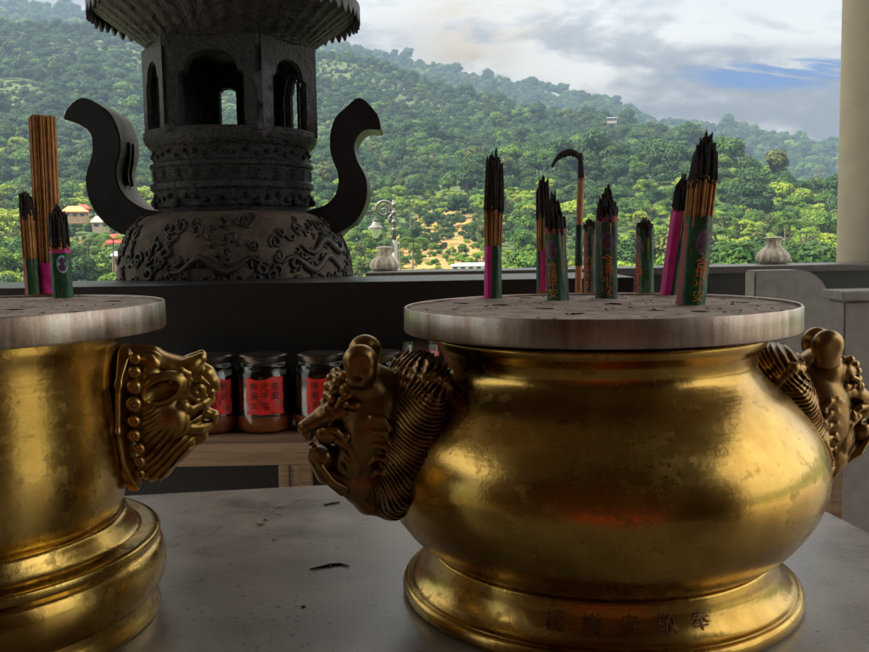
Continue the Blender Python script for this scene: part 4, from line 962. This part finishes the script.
# hexagonal pavilion
HR = 0.262; ZB, ZT = 1.546, 1.83
def arch(w0, w1, zs, zt, n=10):
    """opening outline, cusped arch"""
    m_ = (w0+w1)/2; hw = (w1-w0)/2; out = [(w0, ZB+0.012), (w0, zs)]
    out += [(w0+hw*0.18, zs+0.004), (w0+hw*0.22, zs+(zt-zs)*0.35)]
    for i in range(1, n): a = PI-PI*i/n; out.append((m_+hw*0.74*math.cos(a), zs+(zt-zs)*(0.35+0.65*math.sin(a))))
    out += [(w1-hw*0.22, zs+(zt-zs)*0.35), (w1-hw*0.18, zs+0.004), (w1, zs), (w1, ZB+0.012)]
    return out
for i in range(6):
    a = -PI/2+i*PI/3; ap = HR*math.cos(PI/6); L = HR
    hw = 0.078 if i != 3 else 0.078
    # outward normal angle a; local x to the right as seen from outside
    if i == 0: op = arch(-0.100, 0.098, 1.72, 1.785)
    elif i == 3: op = arch(0.022, 0.088, 1.738, 1.752)   # seen through from the front (its x runs the other way)
    elif i in (1, 5): op = arch(-0.082, 0.082, 1.715, 1.775)
    elif i == 4: op = arch(-0.03, -0.01, 1.60, 1.61)
    else: op = arch(-0.080, 0.080, 1.715, 1.775)
    outer = [(-L/2, ZB), (L/2, ZB), (L/2, ZT), (-L/2, ZT)]
    b = NB()
    # panel = left pier, right pier, sill and a lintel strip following the arch
    def quadstrip(A, Bs):
        for (p, q2), (r2, s2) in zip(zip(A, A[1:]), zip(Bs, Bs[1:])):
            vs = [b.verts.new((x_, 0, z_)) for x_, z_ in (p, q2, s2, r2)]
            try: b.faces.new(vs)
            except ValueError: pass
    quadstrip([(-L/2, ZB), (-L/2, op[1][1]), (-L/2, ZT)], [op[0], op[1], (op[1][0], ZT)])
    quadstrip([op[-1], op[-2], (op[-2][0], ZT)], [(L/2, ZB), (L/2, op[-2][1]), (L/2, ZT)])
    mid = op[1:-1]; quadstrip([(x_, ZT) for x_, _ in mid], mid)
    quadstrip([(op[0][0], ZB), (op[-1][0], ZB)], [op[0], op[-1]])
    bmesh.ops.remove_doubles(b, verts=b.verts[:], dist=1e-5); bmesh.ops.recalc_face_normals(b, faces=b.faces[:])
    g = bmesh.ops.solidify(b, geom=b.faces[:], thickness=0.022)
    # moulding tubes round the opening, carved boss in the lintel
    tube(b, [(x_, -0.012, z_) for x_, z_ in op], 0.005, 6); tube(b, [(x_, 0.012, z_) for x_, z_ in op], 0.005, 6)
    for k in range(70): bmesh.ops.create_icosphere(b, subdivisions=1, radius=0.003+0.006*rnd.random(), matrix=Matrix.Translation((-L*0.46+L*0.92*rnd.random(), 0.0, 1.787+0.036*rnd.random())) @ Matrix.Diagonal((1, 1.9, 1, 1)))
    for k in range(44):
        sd_ = rnd.choice((-1, 1)); xx = sd_*(L*0.5-0.004-0.022*rnd.random()); bmesh.ops.create_icosphere(b, subdivisions=1, radius=0.003+0.005*rnd.random(), matrix=Matrix.Translation((xx, 0, ZB+0.03+0.22*rnd.random())) @ Matrix.Diagonal((1, 2.6, 1.4, 1)))
    R_ = Matrix.Translation((c[0]+ap*math.cos(a), c[1]+ap*math.sin(a), 0)) @ Matrix.Rotation(a+PI/2, 4, 'Z')
    bmesh.ops.transform(b, matrix=R_, verts=b.verts[:]); bmesh.ops.recalc_face_normals(b, faces=b.faces[:])
    obj('arched_panel', b, M_CARVED, t)
for i in range(6):
    a = -PI/2+PI/6+i*PI/3; x_, y_ = c[0]+HR*math.cos(a), c[1]+HR*math.sin(a)
    b = NB(); lathe(b, [(0.021, ZB), (0.021, ZB+0.02), (0.014, ZB+0.028), (0.0135, ZT-0.04), (0.020, ZT-0.03), (0.020, ZT)], (x_, y_), 14); obj('pavilion_column', b, M_CARVED, t, True, 40)
# roof with ribbed underside and pointed drip tiles
b = NB(); N = 168
def eave(a): return 0.428*(1+0.012*math.cos(6*(a+PI/2)))
def ez(a): return 1.948+0.012*math.cos(6*(a+PI/2+PI/6))
rings = []
for (f, zz, k_) in ((0.60, 1.828, 0), (0.64, 1.845, 0), (0.97, 1.945, 1), (1.0, 1.962, 1), (0.985, 1.978, 1), (0.72, 2.05, 0), (0.45, 2.16, 0), (0.22, 2.30, 0), (0.10, 2.38, 0)):
    rings.append([b.verts.new((c[0]+eave(2*PI*i/N)*f*math.cos(2*PI*i/N), c[1]+eave(2*PI*i/N)*f*math.sin(2*PI*i/N), zz+(0.007 if (i % 4) < 2 else -0.004)*(0.6 if f > 0.62 else 0))) for i in range(N)])
for a_, d_ in zip(rings, rings[1:]):
    for i in range(N): b.faces.new((a_[i], a_[(i+1) % N], d_[(i+1) % N], d_[i]))
b.faces.new(rings[-1]); b.faces.new(list(reversed(rings[0]))); roof = obj('roof', b, M_CARVED, t)
b = NB(); NT_ = 66
for i in range(NT_):
    a0 = 2*PI*i/NT_; R_ = 0.430; hw = PI/NT_*0.98; dz = 0.004*math.sin(i*1.7)
    pts = [(-hw, 1.968), (hw, 1.968), (hw, 1.940), (hw*0.55, 1.925+dz), (0, 1.910+dz), (-hw*0.55, 1.925+dz), (-hw, 1.940)]
    fr = [b.verts.new((c[0]+R_*math.cos(a0+q_), c[1]+R_*math.sin(a0+q_), zz)) for q_, zz in pts]; bk = [b.verts.new((c[0]+(R_-0.008)*math.cos(a0+q_), c[1]+(R_-0.008)*math.sin(a0+q_), zz)) for q_, zz in pts]
    b.faces.new(fr); b.faces.new(list(reversed(bk)))
    for k in range(7): b.faces.new((fr[k], bk[k], bk[(k+1) % 7], fr[(k+1) % 7]))
bmesh.ops.recalc_face_normals(b, faces=b.faces[:]); obj('drip_tiles', b, M_IRON, roof)
b = NB(); lathe(b, spline([(0.045, 2.375), (0.075, 2.42), (0.05, 2.47), (0.02, 2.50), (0.045, 2.54), (0.004, 2.62)], 5), c, 32); obj('roof_finial', b, M_IRON, roof, True)
# S-shaped handles
def handle(poly, Y0, D, flip):
    pts = [at(x, y, Y0) for x, y in poly]; poly3 = spline([(p_.x, p_.z) for p_ in pts]+[(pts[0].x, pts[0].z)], 3)[:-1]
    b = NB(); n_ = len(poly3)
    prism(b, poly3, Y0, Y0+D, 0, 1)
    bmesh.ops.bevel(b, geom=[e for e in b.edges if len(e.link_faces) == 2 and e.calc_face_angle(0) > 1.2], offset=0.004, segments=2, affect='EDGES'); h = obj('handle', b, [M_POLISH, M_HANDLE_EDGE if flip else M_POLISH], t)
    return h
LH = [(62.5, 119), (68, 107), (81.5, 97.5), (98, 104), (111, 115), (119, 134), (120, 152), (116, 168), (118, 184), (128, 199), (145, 209), (163, 212), (170, 222), (150, 240), (121.5, 234), (103, 222), (90, 203), (85, 180), (90, 160), (92, 148), (90, 133), (78, 124)]
RH = [(381, 130), (377, 114), (360, 97.5), (346, 107), (335, 118), (330, 135), (331, 155), (338, 175), (336, 193), (325, 205), (307, 211), (298, 222), (318, 240), (338, 233), (356, 221), (366, 201), (366, 178), (357, 160), (354.5, 143), (364.5, 130)]
h1 = handle(LH, 2.92, 0.19, True)
# raised fillet on the pale inner edge of the left handle
b = NB(); pth = [at(x, y, 2.92) for x, y in ((119.5, 140), (119, 158), (117, 172), (119, 184))]
tube(b, spline([(p_.x+0.003, 2.92+0.075, p_.z) for p_ in pth], 4), 0.009, 6); tube(b, spline([(p_.x+0.003, 2.92+0.12, p_.z) for p_ in pth], 4), 0.006, 6); obj('edge_fillet', b, M_IRON, h1, True)
handle(RH, 2.92, 0.17, False)
for k in range(3):
    a = -PI/2+PI/3+k*2*PI/3; b = NB()
    tube(b, spline([(c[0]+0.22*math.cos(a), c[1]+0.22*math.sin(a), 0.78), (c[0]+0.34*math.cos(a), c[1]+0.34*math.sin(a), 0.62), (c[0]+0.33*math.cos(a), c[1]+0.33*math.sin(a), 0.30), (c[0]+0.38*math.cos(a), c[1]+0.38*math.sin(a), 0.0)], 6), [0.085-0.003*i for i in range(19)], 12); obj('leg', b, M_IRON, t, True)

# ================================================================ FINIALS AND LAMP
def finial(px, base_y, Y, hpx, wpx, label):
    p = at(px, base_y, Y); s_ = Y/900; H = hpx*s_; R = wpx*s_/2; z = RZ+0.001
    t = empty('stone_finial', (p.x, Y, z), label, 'finial', 'pale stone finials on the dark rail')
    wob = lambda a, zz: 1+0.045*math.cos(12*a)*(1 if zz > z+H*0.12 else 0.3)
    b = NB(); lathe(b, spline([(R*0.80, z), (R*0.97, z+H*0.12), (R*0.98, z+H*0.28), (R*0.80, z+H*0.46), (R*0.52, z+H*0.62), (R*0.42, z+H*0.76), (R*0.47, z+H*0.88), (R*0.55, z+H*0.93)], 5), (p.x, Y), 96, wob=wob, cap0=True); obj('fluted_body', b, M_CERAMIC, t, True)
    b = NB(); lathe(b, spline([(R*0.52, z+H*0.925), (R*0.57, z+H*0.95), (R*0.46, z+H*0.985), (R*0.15, z+H), (0.0005, z+H)], 4), (p.x, Y), 48); obj('cap', b, M_CERAMIC, t, True)
finial(385, 273, 4.74, 24, 29, 'weathered stone finial beside the lamp post, left on the dark rail')
finial(773, 265, 4.74, 27, 32, 'pale fluted stone finial near the cream column, right on the dark rail')
Yl = 8.0; base = at(395, 270, Yl)
def gz(x, y): return float(height(np.array(math.atan2(x, y)), np.array(math.hypot(x, y))))
t = empty('street_lamp', (base.x, Yl, gz(base.x, Yl)), 'white street lamp with scrolled bracket and hanging lantern beyond the rail', 'street lamp')
b = NB(); tp = at(393.5, 200, Yl); tube(b, [(base.x, Yl, gz(base.x, Yl)-0.2), (base.x, Yl, at(395, 240, Yl).z)], 0.028, 12); tube(b, [(base.x, Yl, at(395, 240, Yl).z), (tp.x, Yl, tp.z)], [0.020, 0.012], 10)
for yy_ in (205, 213, 222, 230): q_ = at(394, yy_, Yl); bmesh.ops.create_uvsphere(b, u_segments=10, v_segments=8, radius=0.026, matrix=Matrix.Translation(q_))
obj('post', b, M_LAMPWHITE, t, True)
def arc(cx, cy, r0, r1, a0, a1, n=24): return [at(cx+(r0+(r1-r0)*i/(n-1))*math.cos(rad(a0+(a1-a0)*i/(n-1))), cy-(r0+(r1-r0)*i/(n-1))*math.sin(rad(a0+(a1-a0)*i/(n-1))), Yl) for i in range(n)]
b = NB(); tube(b, arc(384.5, 210, 8.8, 8.8, -60, 190), 0.014, 6); tube(b, arc(384, 211, 6.5, 1.5, 0, 540, 34), 0.009, 6); tube(b, arc(389.5, 214, 3.4, 1.0, 180, 620, 24), 0.007, 6)
tube(b, [at(388, 217.5, Yl), at(393.5, 221, Yl)], 0.010, 6); obj('scroll_bracket', b, M_LAMPWHITE, t, True)
k = at(375.6, 229, Yl)
def S_(v_): return v_*Yl/900
b = NB(); lathe(b, [(S_(0.8), k.z+S_(13)), (S_(1.2), k.z+S_(10)), (S_(3.2), k.z+S_(9.5)), (S_(3.2), k.z+S_(8)), (S_(2.6), k.z+S_(7.5)), (S_(4.5), k.z+S_(4)), (S_(7.8), k.z+S_(1.5)), (S_(8.0), k.z), (S_(5.5), k.z)], (k.x, Yl), 24, cap0=True); obj('lantern_hood', b, M_LAMPWHITE, t, True, 40)
b = NB(); lathe(b, [(S_(5.2), k.z-0.001), (S_(4.6), k.z-S_(3)), (S_(2.6), k.z-S_(8)), (S_(0.8), k.z-S_(9.3)), (0.0005, k.z-S_(9.4))], (k.x, Yl), 20); obj('lantern_glass', b, M_LGLASS, t, True)

# ================================================================ HOUSES ON THE HILL
def house(px, py, r, w, d, h, wall_m, roof_m, label, pitch=0.45, rot=0.0, name='house', nwin=3, over=0.12):
    dd = ray(px, py); az = math.atan2(dd.x, dd.y); x_, y_ = r*math.sin(az), r*math.cos(az); z_ = 1.19+dd.z/math.hypot(dd.x, dd.y)*r
    g = gz(x_, y_); t = empty(name, (x_, y_, min(g, z_)), label, 'building')
    M = Matrix.Translation((x_, y_, 0)) @ Matrix.Rotation(-az+rot, 4, 'Z')
    def fin(b, nm, m_, par, sm=False): bmesh.ops.transform(b, matrix=M, verts=b.verts[:]); return obj(nm, b, m_, par, sm)
    b = NB(); box(b, (-w/2, -d/2, z_-1.2), (w/2, d/2, z_+h)); wl = fin(b, 'wall', wall_m, t)
    b = NB(); o_ = over*w; zt_ = z_+h; rh = pitch*d
    e0 = [b.verts.new(v_) for v_ in ((-w/2-o_, -d/2-o_, zt_-0.1), (w/2+o_, -d/2-o_, zt_-0.1), (w/2+o_, d/2+o_, zt_-0.1), (-w/2-o_, d/2+o_, zt_-0.1))]
    e1 = [b.verts.new((v_.co.x, v_.co.y, v_.co.z+0.2)) for v_ in e0]; rx = w*0.28
    r0, r1 = b.verts.new((-rx, 0, zt_+rh)), b.verts.new((rx, 0, zt_+rh))
    b.faces.new(list(reversed(e0)))
    for i in range(4): b.faces.new((e0[i], e0[(i+1) % 4], e1[(i+1) % 4], e1[i]))
    b.faces.new((e1[0], e1[1], r1, r0)); b.faces.new((e1[2], e1[3], r0, r1)); b.faces.new((e1[1], e1[2], r1)); b.faces.new((e1[3], e1[0], r0)); fin(b, 'roof', roof_m, t)
    for i in range(nwin):
        cx = -w/2+w*(i+0.5)/nwin; b = NB(); box(b, (cx-w/nwin*0.25, -d/2-0.04, z_+h*0.35), (cx+w/nwin*0.25, -d/2+0.05, z_+h*0.78)); fin(b, 'window', M_WINDOW, t)
    return t
house(116, 251, 165, 2.6, 2.6, 1.3, M_WHITE, M_REDROOF, 'small white pavilion with bright red roof beside the tower burner belly', pitch=0.62, nwin=4, over=0.16)
house(119, 268, 150, 2.0, 2.0, 1.9, M_YWALL, M_WHITE, 'small cream shelter just below the red roofed pavilion', pitch=0.35, nwin=1, over=0.1)
house(75, 219, 250, 5.4, 4.0, 1.7, M_YWALL, M_ORROOF, 'house with orange roof half hidden by trees on the left slope', pitch=0.4, nwin=3)
house(84, 219, 256, 2.6, 3.0, 2.6, M_YWALL, M_REDROOF, 'small yellow walled house at the right end of the orange roofed one', pitch=0.4, nwin=2)
house(101, 229, 215, 3.6, 3.0, 1.4, M_BEROOF, M_BEROOF, 'low brown shed with faded roof above the red roofed pavilion', pitch=0.5, nwin=2)
house(612, 122, 640, 6.5, 5, 2.4, M_PANEL, M_GREYROOF, 'white house with pale roof high on the wooded ridge', pitch=0.12, nwin=3)
house(471, 271, 128, 5.5, 3, 0.8, M_WHITE, M_GREYROOF, 'long low shed with pale sheet roof just above the rail', pitch=0.12, nwin=5, over=0.03)
HOUSES = [(116, 165, 14), (75, 250, 14), (101, 215, 10), (612, 640, 18), (471, 128, 10), (119, 150, 8)]

# ================================================================ TREES
def crown_mesh(seed, H, R, n, leaf, lobes, tall=1.0):
    rg = np.random.default_rng(seed); cs = []
    for i in range(lobes):
        a = rg.random()*2*PI; q_ = R*0.62*math.sqrt(rg.random()); zz = H*(0.50+0.40*rg.random()-0.12*(q_/R)); cs.append((q_*math.cos(a), q_*math.sin(a), zz, R*(0.30+0.22*rg.random())))
    cs.append((0, 0, H*0.78, R*0.5)); cs = np.array(cs)
    wgt = cs[:, 3]**2; idx = rg.choice(len(cs), n, p=wgt/wgt.sum())
    d = rg.normal(size=(n, 3)); d[:, 2] = np.abs(d[:, 2])*0.9-0.30; d /= np.linalg.norm(d, axis=1)[:, None]
    rr = cs[idx, 3]*(0.72+0.36*rg.random(n)**0.8); P = cs[idx, :3]+d*rr[:, None]*np.array([1, 1, 0.82*tall])
    nrm = d+rg.normal(size=(n, 3))*0.42; nrm[:, 2] += 0.35; nrm /= np.linalg.norm(nrm, axis=1)[:, None]
    up = rg.normal(size=(n, 3)); tx = np.cross(nrm, up); tx /= np.linalg.norm(tx, axis=1)[:, None]; ty = np.cross(nrm, tx)
    s_ = leaf*(0.6+0.9*rg.random(n))[:, None]
    V_ = np.stack([P-tx*s_-ty*s_*0.55, P+tx*s_*0.3-ty*s_*0.85, P+tx*s_+ty*s_*0.2, P-tx*s_*0.2+ty*s_*0.9+nrm*s_*0.25], 1).reshape(-1, 3)
    return np_mesh('crown', V_, np.arange(4*n).reshape(-1, 4))
def trunk_mesh(seed, H, R):
    rnd = random.Random(seed); b = NB(); tube(b, [(0, 0, -1.5), (0.1, 0, H*0.3), (0.05, 0.1, H*0.75)], [0.28, 0.2, 0.07], 7)
    for i in range(5):
        a = rnd.random()*6.28; h0 = H*(0.28+0.1*i); tube(b, [(0.05, 0, h0), (R*0.3*math.cos(a), R*0.3*math.sin(a), h0+H*0.15), (R*0.6*math.cos(a), R*0.6*math.sin(a), h0+H*0.24)], [0.12, 0.08, 0.03], 5)
    me = bpy.data.meshes.new('trunk'); b.to_mesh(me); b.free(); return me
KINDS = [  # name, label, material, H, R, lobes, tall
    ('broadleaf_tree', 'rounded mid green broadleaf tree on the near slope', 0, 8.0, 3.9, 9, 1.0),
    ('dark_tree', 'dense dark green tree with a heavy crown on the near slope', 1, 9.0, 4.1, 11, 1.0),
    ('yellow_green_tree', 'bright yellow green tree with loose crown on the near slope', 2, 6.2, 3.7, 8, 0.8),
    ('olive_tree', 'slender olive green tree with thin tall crown on the near slope', 3, 9.6, 2.7, 8, 1.5)]
CR = []; TR = []
for k, (nm, lb, mi, H, R, lo, ta) in enumerate(KINDS):
    for v_ in range(2):
        m1 = crown_mesh(100+k*7+v_, H, R, 2600, 0.215, lo+v_, ta); m1.materials.append(M_LEAF[mi]); CR.append(m1)
        m2 = trunk_mesh(k*3+v_, H, R); m2.materials.append(M_TRUNK); TR.append(m2)
# palms
def palm_mesh(seed, H):
    rg_ = np.random.default_rng(seed); V_ = []; F_ = []
    for i in range(19):
        a = 2*PI*i/19+rg_.random()*0.3; el = 0.15+1.0*rg_.random(); L0 = 2.6+rg_.random()*0.8; c_, s_ = math.cos(a), math.sin(a); px = []
        for k in range(9):
            f = k/8; px.append((L0*f*math.cos(el*(1-f)), H+L0*f*(math.sin(el)*(1-0.3*f)-0.95*f*f)))
        for k in range(8):
            for sd_ in (-1, 1):
                for j in range(2):
                    f = (k+0.5*j)/8; r_ = px[k][0]+(px[k+1][0]-px[k][0])*0.5*j; z_ = px[k][1]+(px[k+1][1]-px[k][1])*0.5*j; w_ = (0.75*math.sin(PI*min(1, f*0.9+0.12)))*(0.8+0.4*rg_.random())
                    q0 = (r_*c_, r_*s_, z_); q1 = ((r_+0.16)*c_, (r_+0.16)*s_, z_); d_ = (-s_*sd_*w_+c_*0.35, c_*sd_*w_+s_*0.35)
                    q2 = (r_*c_+d_[0]+0.05*c_, r_*s_+d_[1]+0.05*s_, z_-0.35*w_); q3 = (r_*c_+d_[0]*0.9, r_*s_+d_[1]*0.9, z_-0.33*w_); n0 = len(V_); V_ += [q0, q1, q2, q3]; F_.append((n0, n0+1, n0+2, n0+3))
    return np_mesh('crown', V_, F_)
def palm_trunk(seed, H):
    b = NB(); tube(b, [(0, 0, -1.5), (0.25, 0.05, H*0.4), (0.1, 0, H*0.8), (0, 0, H+0.1)], [0.20, 0.15, 0.12, 0.10], 8); me = bpy.data.meshes.new('trunk'); b.to_mesh(me); b.free(); return me
KINDS.append(('palm_tree', 'tall palm with arching fronds among the broadleaf trees', 0, 8.5, 3, 0, 1))
for v_, H_ in enumerate((8.0, 10.0)):
    m1 = palm_mesh(50+v_, H_); m1.materials.append(M_LEAF[0]); CR.append(m1); m2 = palm_trunk(v_, H_); m2.materials.append(M_TRUNK); TR.append(m2)
# scatter
rg = np.random.default_rng(11); pts = []
def scatter(r0, r1, sp, amax, rmaxf=None):
    r = r0
    while r < r1:
        s_ = sp(r); n_ = int(2*amax*r/s_); a = -amax+2*amax*(np.arange(n_)+rg.random(n_))/n_; rr = r+(rg.random(n_)-0.5)*s_
        for a_, q_ in zip(a, rr):
            if rmaxf is None or q_ < rmaxf(a_): pts.append((a_, q_))
        r += s_*0.95
scatter(104, 900, lambda r: 4.0+r*0.0040, rad(33), lambda a: R_A(a)*1.06)
nA = len(pts)
_p = pts; pts = []; scatter(125, 300, lambda r: 2.3, rad(33)); _q = np.array(pts); _q = _q[(bare_mask(_q[:, 0], _q[:, 1]) > 0.22) & (rg.random(len(_q)) < 0.42)]; pts = _p+[tuple(x) for x in _q]; nS = len(_q)
scatter(1080, 1540, lambda r: 10.5, rad(33))
pts = np.array(pts); paz, pr = pts[:, 0], pts[:, 1]; px_, py_ = pr*np.sin(paz), pr*np.cos(paz); pz = height(paz, pr)
bm_ = bare_mask(paz, pr); clear = fbm(px_/38+5, py_/38+9, 3)
keep = rg.random(len(pts)) > np.clip(bm_*1.35-0.15, 0, 0.90)
keep &= ~((clear > 0.13) & (pr < 420) & (rg.random(len(pts)) < 0.6))
for (hx, hr, w_) in HOUSES:
    d = ray(hx, 200); a0 = math.atan2(d.x, d.y); keep &= ~((np.abs(paz-a0)*hr < w_*0.5) & (pr < hr+w_*0.4) & (pr > hr-w_*(0.8 if hr < 400 else 3.4)))
small = np.zeros(len(pts), bool); small[nA:nA+nS] = True; keep |= small
_b = bare_mask(paz, np.full_like(paz, 185.0)); keep &= ~((_b > 0.30) & (pr < 172) & (rg.random(len(pts)) < 0.93)); bigt = fbm(px_/55+31, py_/55+17, 3); keep &= ~((bigt > 0.08) & (pr < 430) & (rg.random(len(pts)) < 0.38) & ~small); keep0 = keep
paz, pr, px_, py_, pz = [a[keep] for a in (paz, pr, px_, py_, pz)]; n = len(pr)
pat = fbm(px_/60, py_/60, 3)+0.25*(rg.random(n)-0.5)
elev = (pz-1.19)/pr
kind = np.where(pat+(0.10 if True else 0) > 0.16-0.0*pr, 2, np.where(pat < -0.06, 1, 0)); kind = np.where(rg.random(n) < 0.10, 3, kind)
kind = np.where((kind == 2) & (pr > 330) & (rg.random(n) < 0.6), 0, kind); kind = np.where((elev > 0.085) & (rg.random(n) < np.clip((elev-0.07)*8, 0, 0.72)), 1, kind)
kind = np.where((pr < 330) & (rg.random(n) < 0.26+0.5*(fbm(px_/30, py_/30+4, 2) > 0.02)), 2, kind)
kind = np.where((pr < 420) & (rg.random(n) < 0.045), 4, kind)
scl = (0.48+0.68*rg.random(n))*np.where(bm_[keep] > 0.25, 0.62, 1.0); bt = bigt[keep0]; scl = scl*np.where(pr < 1000, np.clip(0.95+1.6*bt, 0.55, 1.45), 1.0); scl = np.where((rg.random(n) < 0.08) & (pr > 230), scl*1.5, scl); kind = np.where(small[keep0] & (kind == 4), 0, kind); scl = np.where(small[keep0], 0.16+0.2*rg.random(n), scl); scl = scl*np.interp(pr, [200, 600], [1.0, 1.2]); scl = np.where(pr > 1000, scl*1.65, scl); scl = np.where(pr < 200, scl*0.85, scl)
scl = np.where(kind == 4, 0.75+0.35*rg.random(n), scl); kind = np.where((kind == 4) & (pr > 420), 0, kind); rotz = rg.random(n)*2*PI; var = rg.integers(0, 2, n)
# the nearest trees in view stand as things of their own, the rest of the wood is one object
RMi = np.array(RM.transposed())
q3 = (RMi @ np.stack([px_, py_, pz+4*scl-1.19]))
sx = 434.5+F*q3[0]/-q3[2]; sy = 326-F*q3[1]/-q3[2]
vis = (sx > -5) & (sx < 845) & (sy < 276) & (pr < 900)
hid = ((sx > 122) & (sx < 348) & (sy > 60)) | (sx < 0)
sizepx = scl/pr*np.where(vis & ~hid, 1, 0.0)
order = np.argsort(-sizepx)[:300]; solo = np.zeros(n, bool); solo[order] = True; solo &= sizepx > 0
first = {}
for i in np.nonzero(solo)[0]:
    k = int(kind[i]); vv = k*2+int(var[i]); nm, lb = KINDS[k][0], KINDS[k][1]
    e = bpy.data.objects.new(nm, None); COL.objects.link(e); e.location = (px_[i], py_[i], pz[i]); e.rotation_euler = (0, 0, rotz[i]); s_ = float(scl[i]); e.scale = (s_, s_, s_*(0.9+0.25*rg.random()))
    tag(e, lb, 'tree', KINDS[k][0].replace('_', ' ')+'s on the near hillside')
    for nm2, me2 in (('crown', CR[vv]), ('trunk', TR[vv])):
        o = bpy.data.objects.new(nm2, me2); COL.objects.link(o); o.parent = e
        if nm2 == 'crown' and vv not in first: first[vv] = o
rest = np.nonzero(~solo)[0]
me = bpy.data.meshes.new('forest'); me.vertices.add(len(rest)); me.vertices.foreach_set('co', np.stack([px_, py_, pz], 1)[rest].astype(np.float32).ravel())
def attr(nm, ty, arr): me.attributes.new(nm, ty, 'POINT').data.foreach_set('value', arr)
attr('vidx', 'INT', (kind*2+var)[rest].astype(np.int32)); attr('rz', 'FLOAT', rotz[rest].astype(np.float32)); attr('sc', 'FLOAT', scl[rest].astype(np.float32))
me.update(); forest = bpy.data.objects.new('forest', me); COL.objects.link(forest); tag(forest, kind='stuff'); forest['label'] = 'continuous green woodland covering the hills beyond the nearer trees'; forest['category'] = 'forest'
ng = bpy.data.node_groups.new('forest_points', 'GeometryNodeTree'); ng.interface.new_socket('Geometry', in_out='INPUT', socket_type='NodeSocketGeometry'); ng.interface.new_socket('Geometry', in_out='OUTPUT', socket_type='NodeSocketGeometry')
gi, go = ng.nodes.new('NodeGroupInput'), ng.nodes.new('NodeGroupOutput'); iop = ng.nodes.new('GeometryNodeInstanceOnPoints'); L_ = ng.links.new
jn = ng.nodes.new('GeometryNodeJoinGeometry')
have = sorted(first)
for vv in reversed(have):
    oi = ng.nodes.new('GeometryNodeObjectInfo'); oi.inputs['Object'].default_value = first[vv]; oi.inputs['As Instance'].default_value = True; L_(oi.outputs['Geometry'], jn.inputs[0])
def na_(nm, ty):
    nd = ng.nodes.new('GeometryNodeInputNamedAttribute'); nd.data_type = ty; nd.inputs['Name'].default_value = nm; return [s for s in nd.outputs if s.enabled and s.name == 'Attribute'][0]
L_(gi.outputs[0], iop.inputs['Points']); L_(jn.outputs[0], iop.inputs['Instance']); iop.inputs['Pick Instance'].default_value = True
L_(na_('vidx', 'INT'), iop.inputs['Instance Index'])
cx = ng.nodes.new('ShaderNodeCombineXYZ'); L_(na_('rz', 'FLOAT'), cx.inputs[2]); e2r = ng.nodes.new('FunctionNodeEulerToRotation'); L_(cx.outputs[0], e2r.inputs[0]); L_(e2r.outputs[0], iop.inputs['Rotation'])
L_(na_('sc', 'FLOAT'), iop.inputs['Scale']); L_(iop.outputs[0], go.inputs[0])
md = forest.modifiers.new('forest', 'NODES'); md.node_group = ng

# ================================================================ SMOKE
def wisp(pts, r0, r1, dens):
    b = NB(); P_ = spline(pts, 6); n_ = len(P_); tube(b, P_, [r0+(r1-r0)*i/(n_-1)*(0.8+0.4*math.sin(i*1.3)) for i in range(n_)], 10)
    o = obj('incense_smoke', b, [], None, True); tag(o, kind='stuff'); o['label'] = 'thin pale blue smoke rising from burning incense'
    m = bpy.data.materials.new('incense_smoke'); m.use_nodes = True; tr = m.node_tree; tr.nodes.clear(); ov = tr.nodes.new('ShaderNodeOutputMaterial'); pv = tr.nodes.new('ShaderNodeVolumePrincipled')
    pv.inputs['Color'].default_value = (0.72, 0.82, 0.97, 1); pv.inputs['Density'].default_value = dens; tr.links.new(pv.outputs[0], ov.inputs['Volume']); o.data.materials.append(m)
def W_(x, y, Y): return tuple(at(x, y, Y))
Yb = atz(492.5, 299, ZR).y
wisp([W_(494, 152, Yb), W_(492, 138, Yb), W_(496, 122, Yb+0.01), W_(489, 104, Yb+0.02), W_(494, 82, Yb+0.02)], 0.004, 0.018, 7.0)
wisp([W_(581, 152, B.y), W_(584, 140, B.y), W_(580, 122, B.y), W_(588, 104, B.y), W_(583, 84, B.y)], 0.003, 0.016, 6.0)
wisp([W_(262, 134, 2.66), W_(268, 128, 2.66), W_(262, 122, 2.66), W_(268, 106, 2.67), W_(262, 84, 2.68), W_(270, 66, 2.70)], 0.010, 0.030, 5.0)

# ================================================================ HAZE
HAZE = 0.00029
bm = NB(); box(bm, (-1830, -1830, -330), (1830, 1830, 520)); hz = obj('haze', bm, []); tag(hz, kind='stuff')
m = bpy.data.materials.new('haze'); m.use_nodes = True; tr = m.node_tree; tr.nodes.clear()
ov = tr.nodes.new('ShaderNodeOutputMaterial'); pv = tr.nodes.new('ShaderNodeVolumePrincipled'); pv.inputs['Color'].default_value = (0.34, 0.48, 0.66, 1); pv.inputs['Density'].default_value = HAZE; pv.inputs['Anisotropy'].default_value = 0.2
tr.links.new(pv.outputs[0], ov.inputs['Volume']); hz.data.materials.append(m)
print('trees', n, 'solo', solo.sum(), 'variants', have)
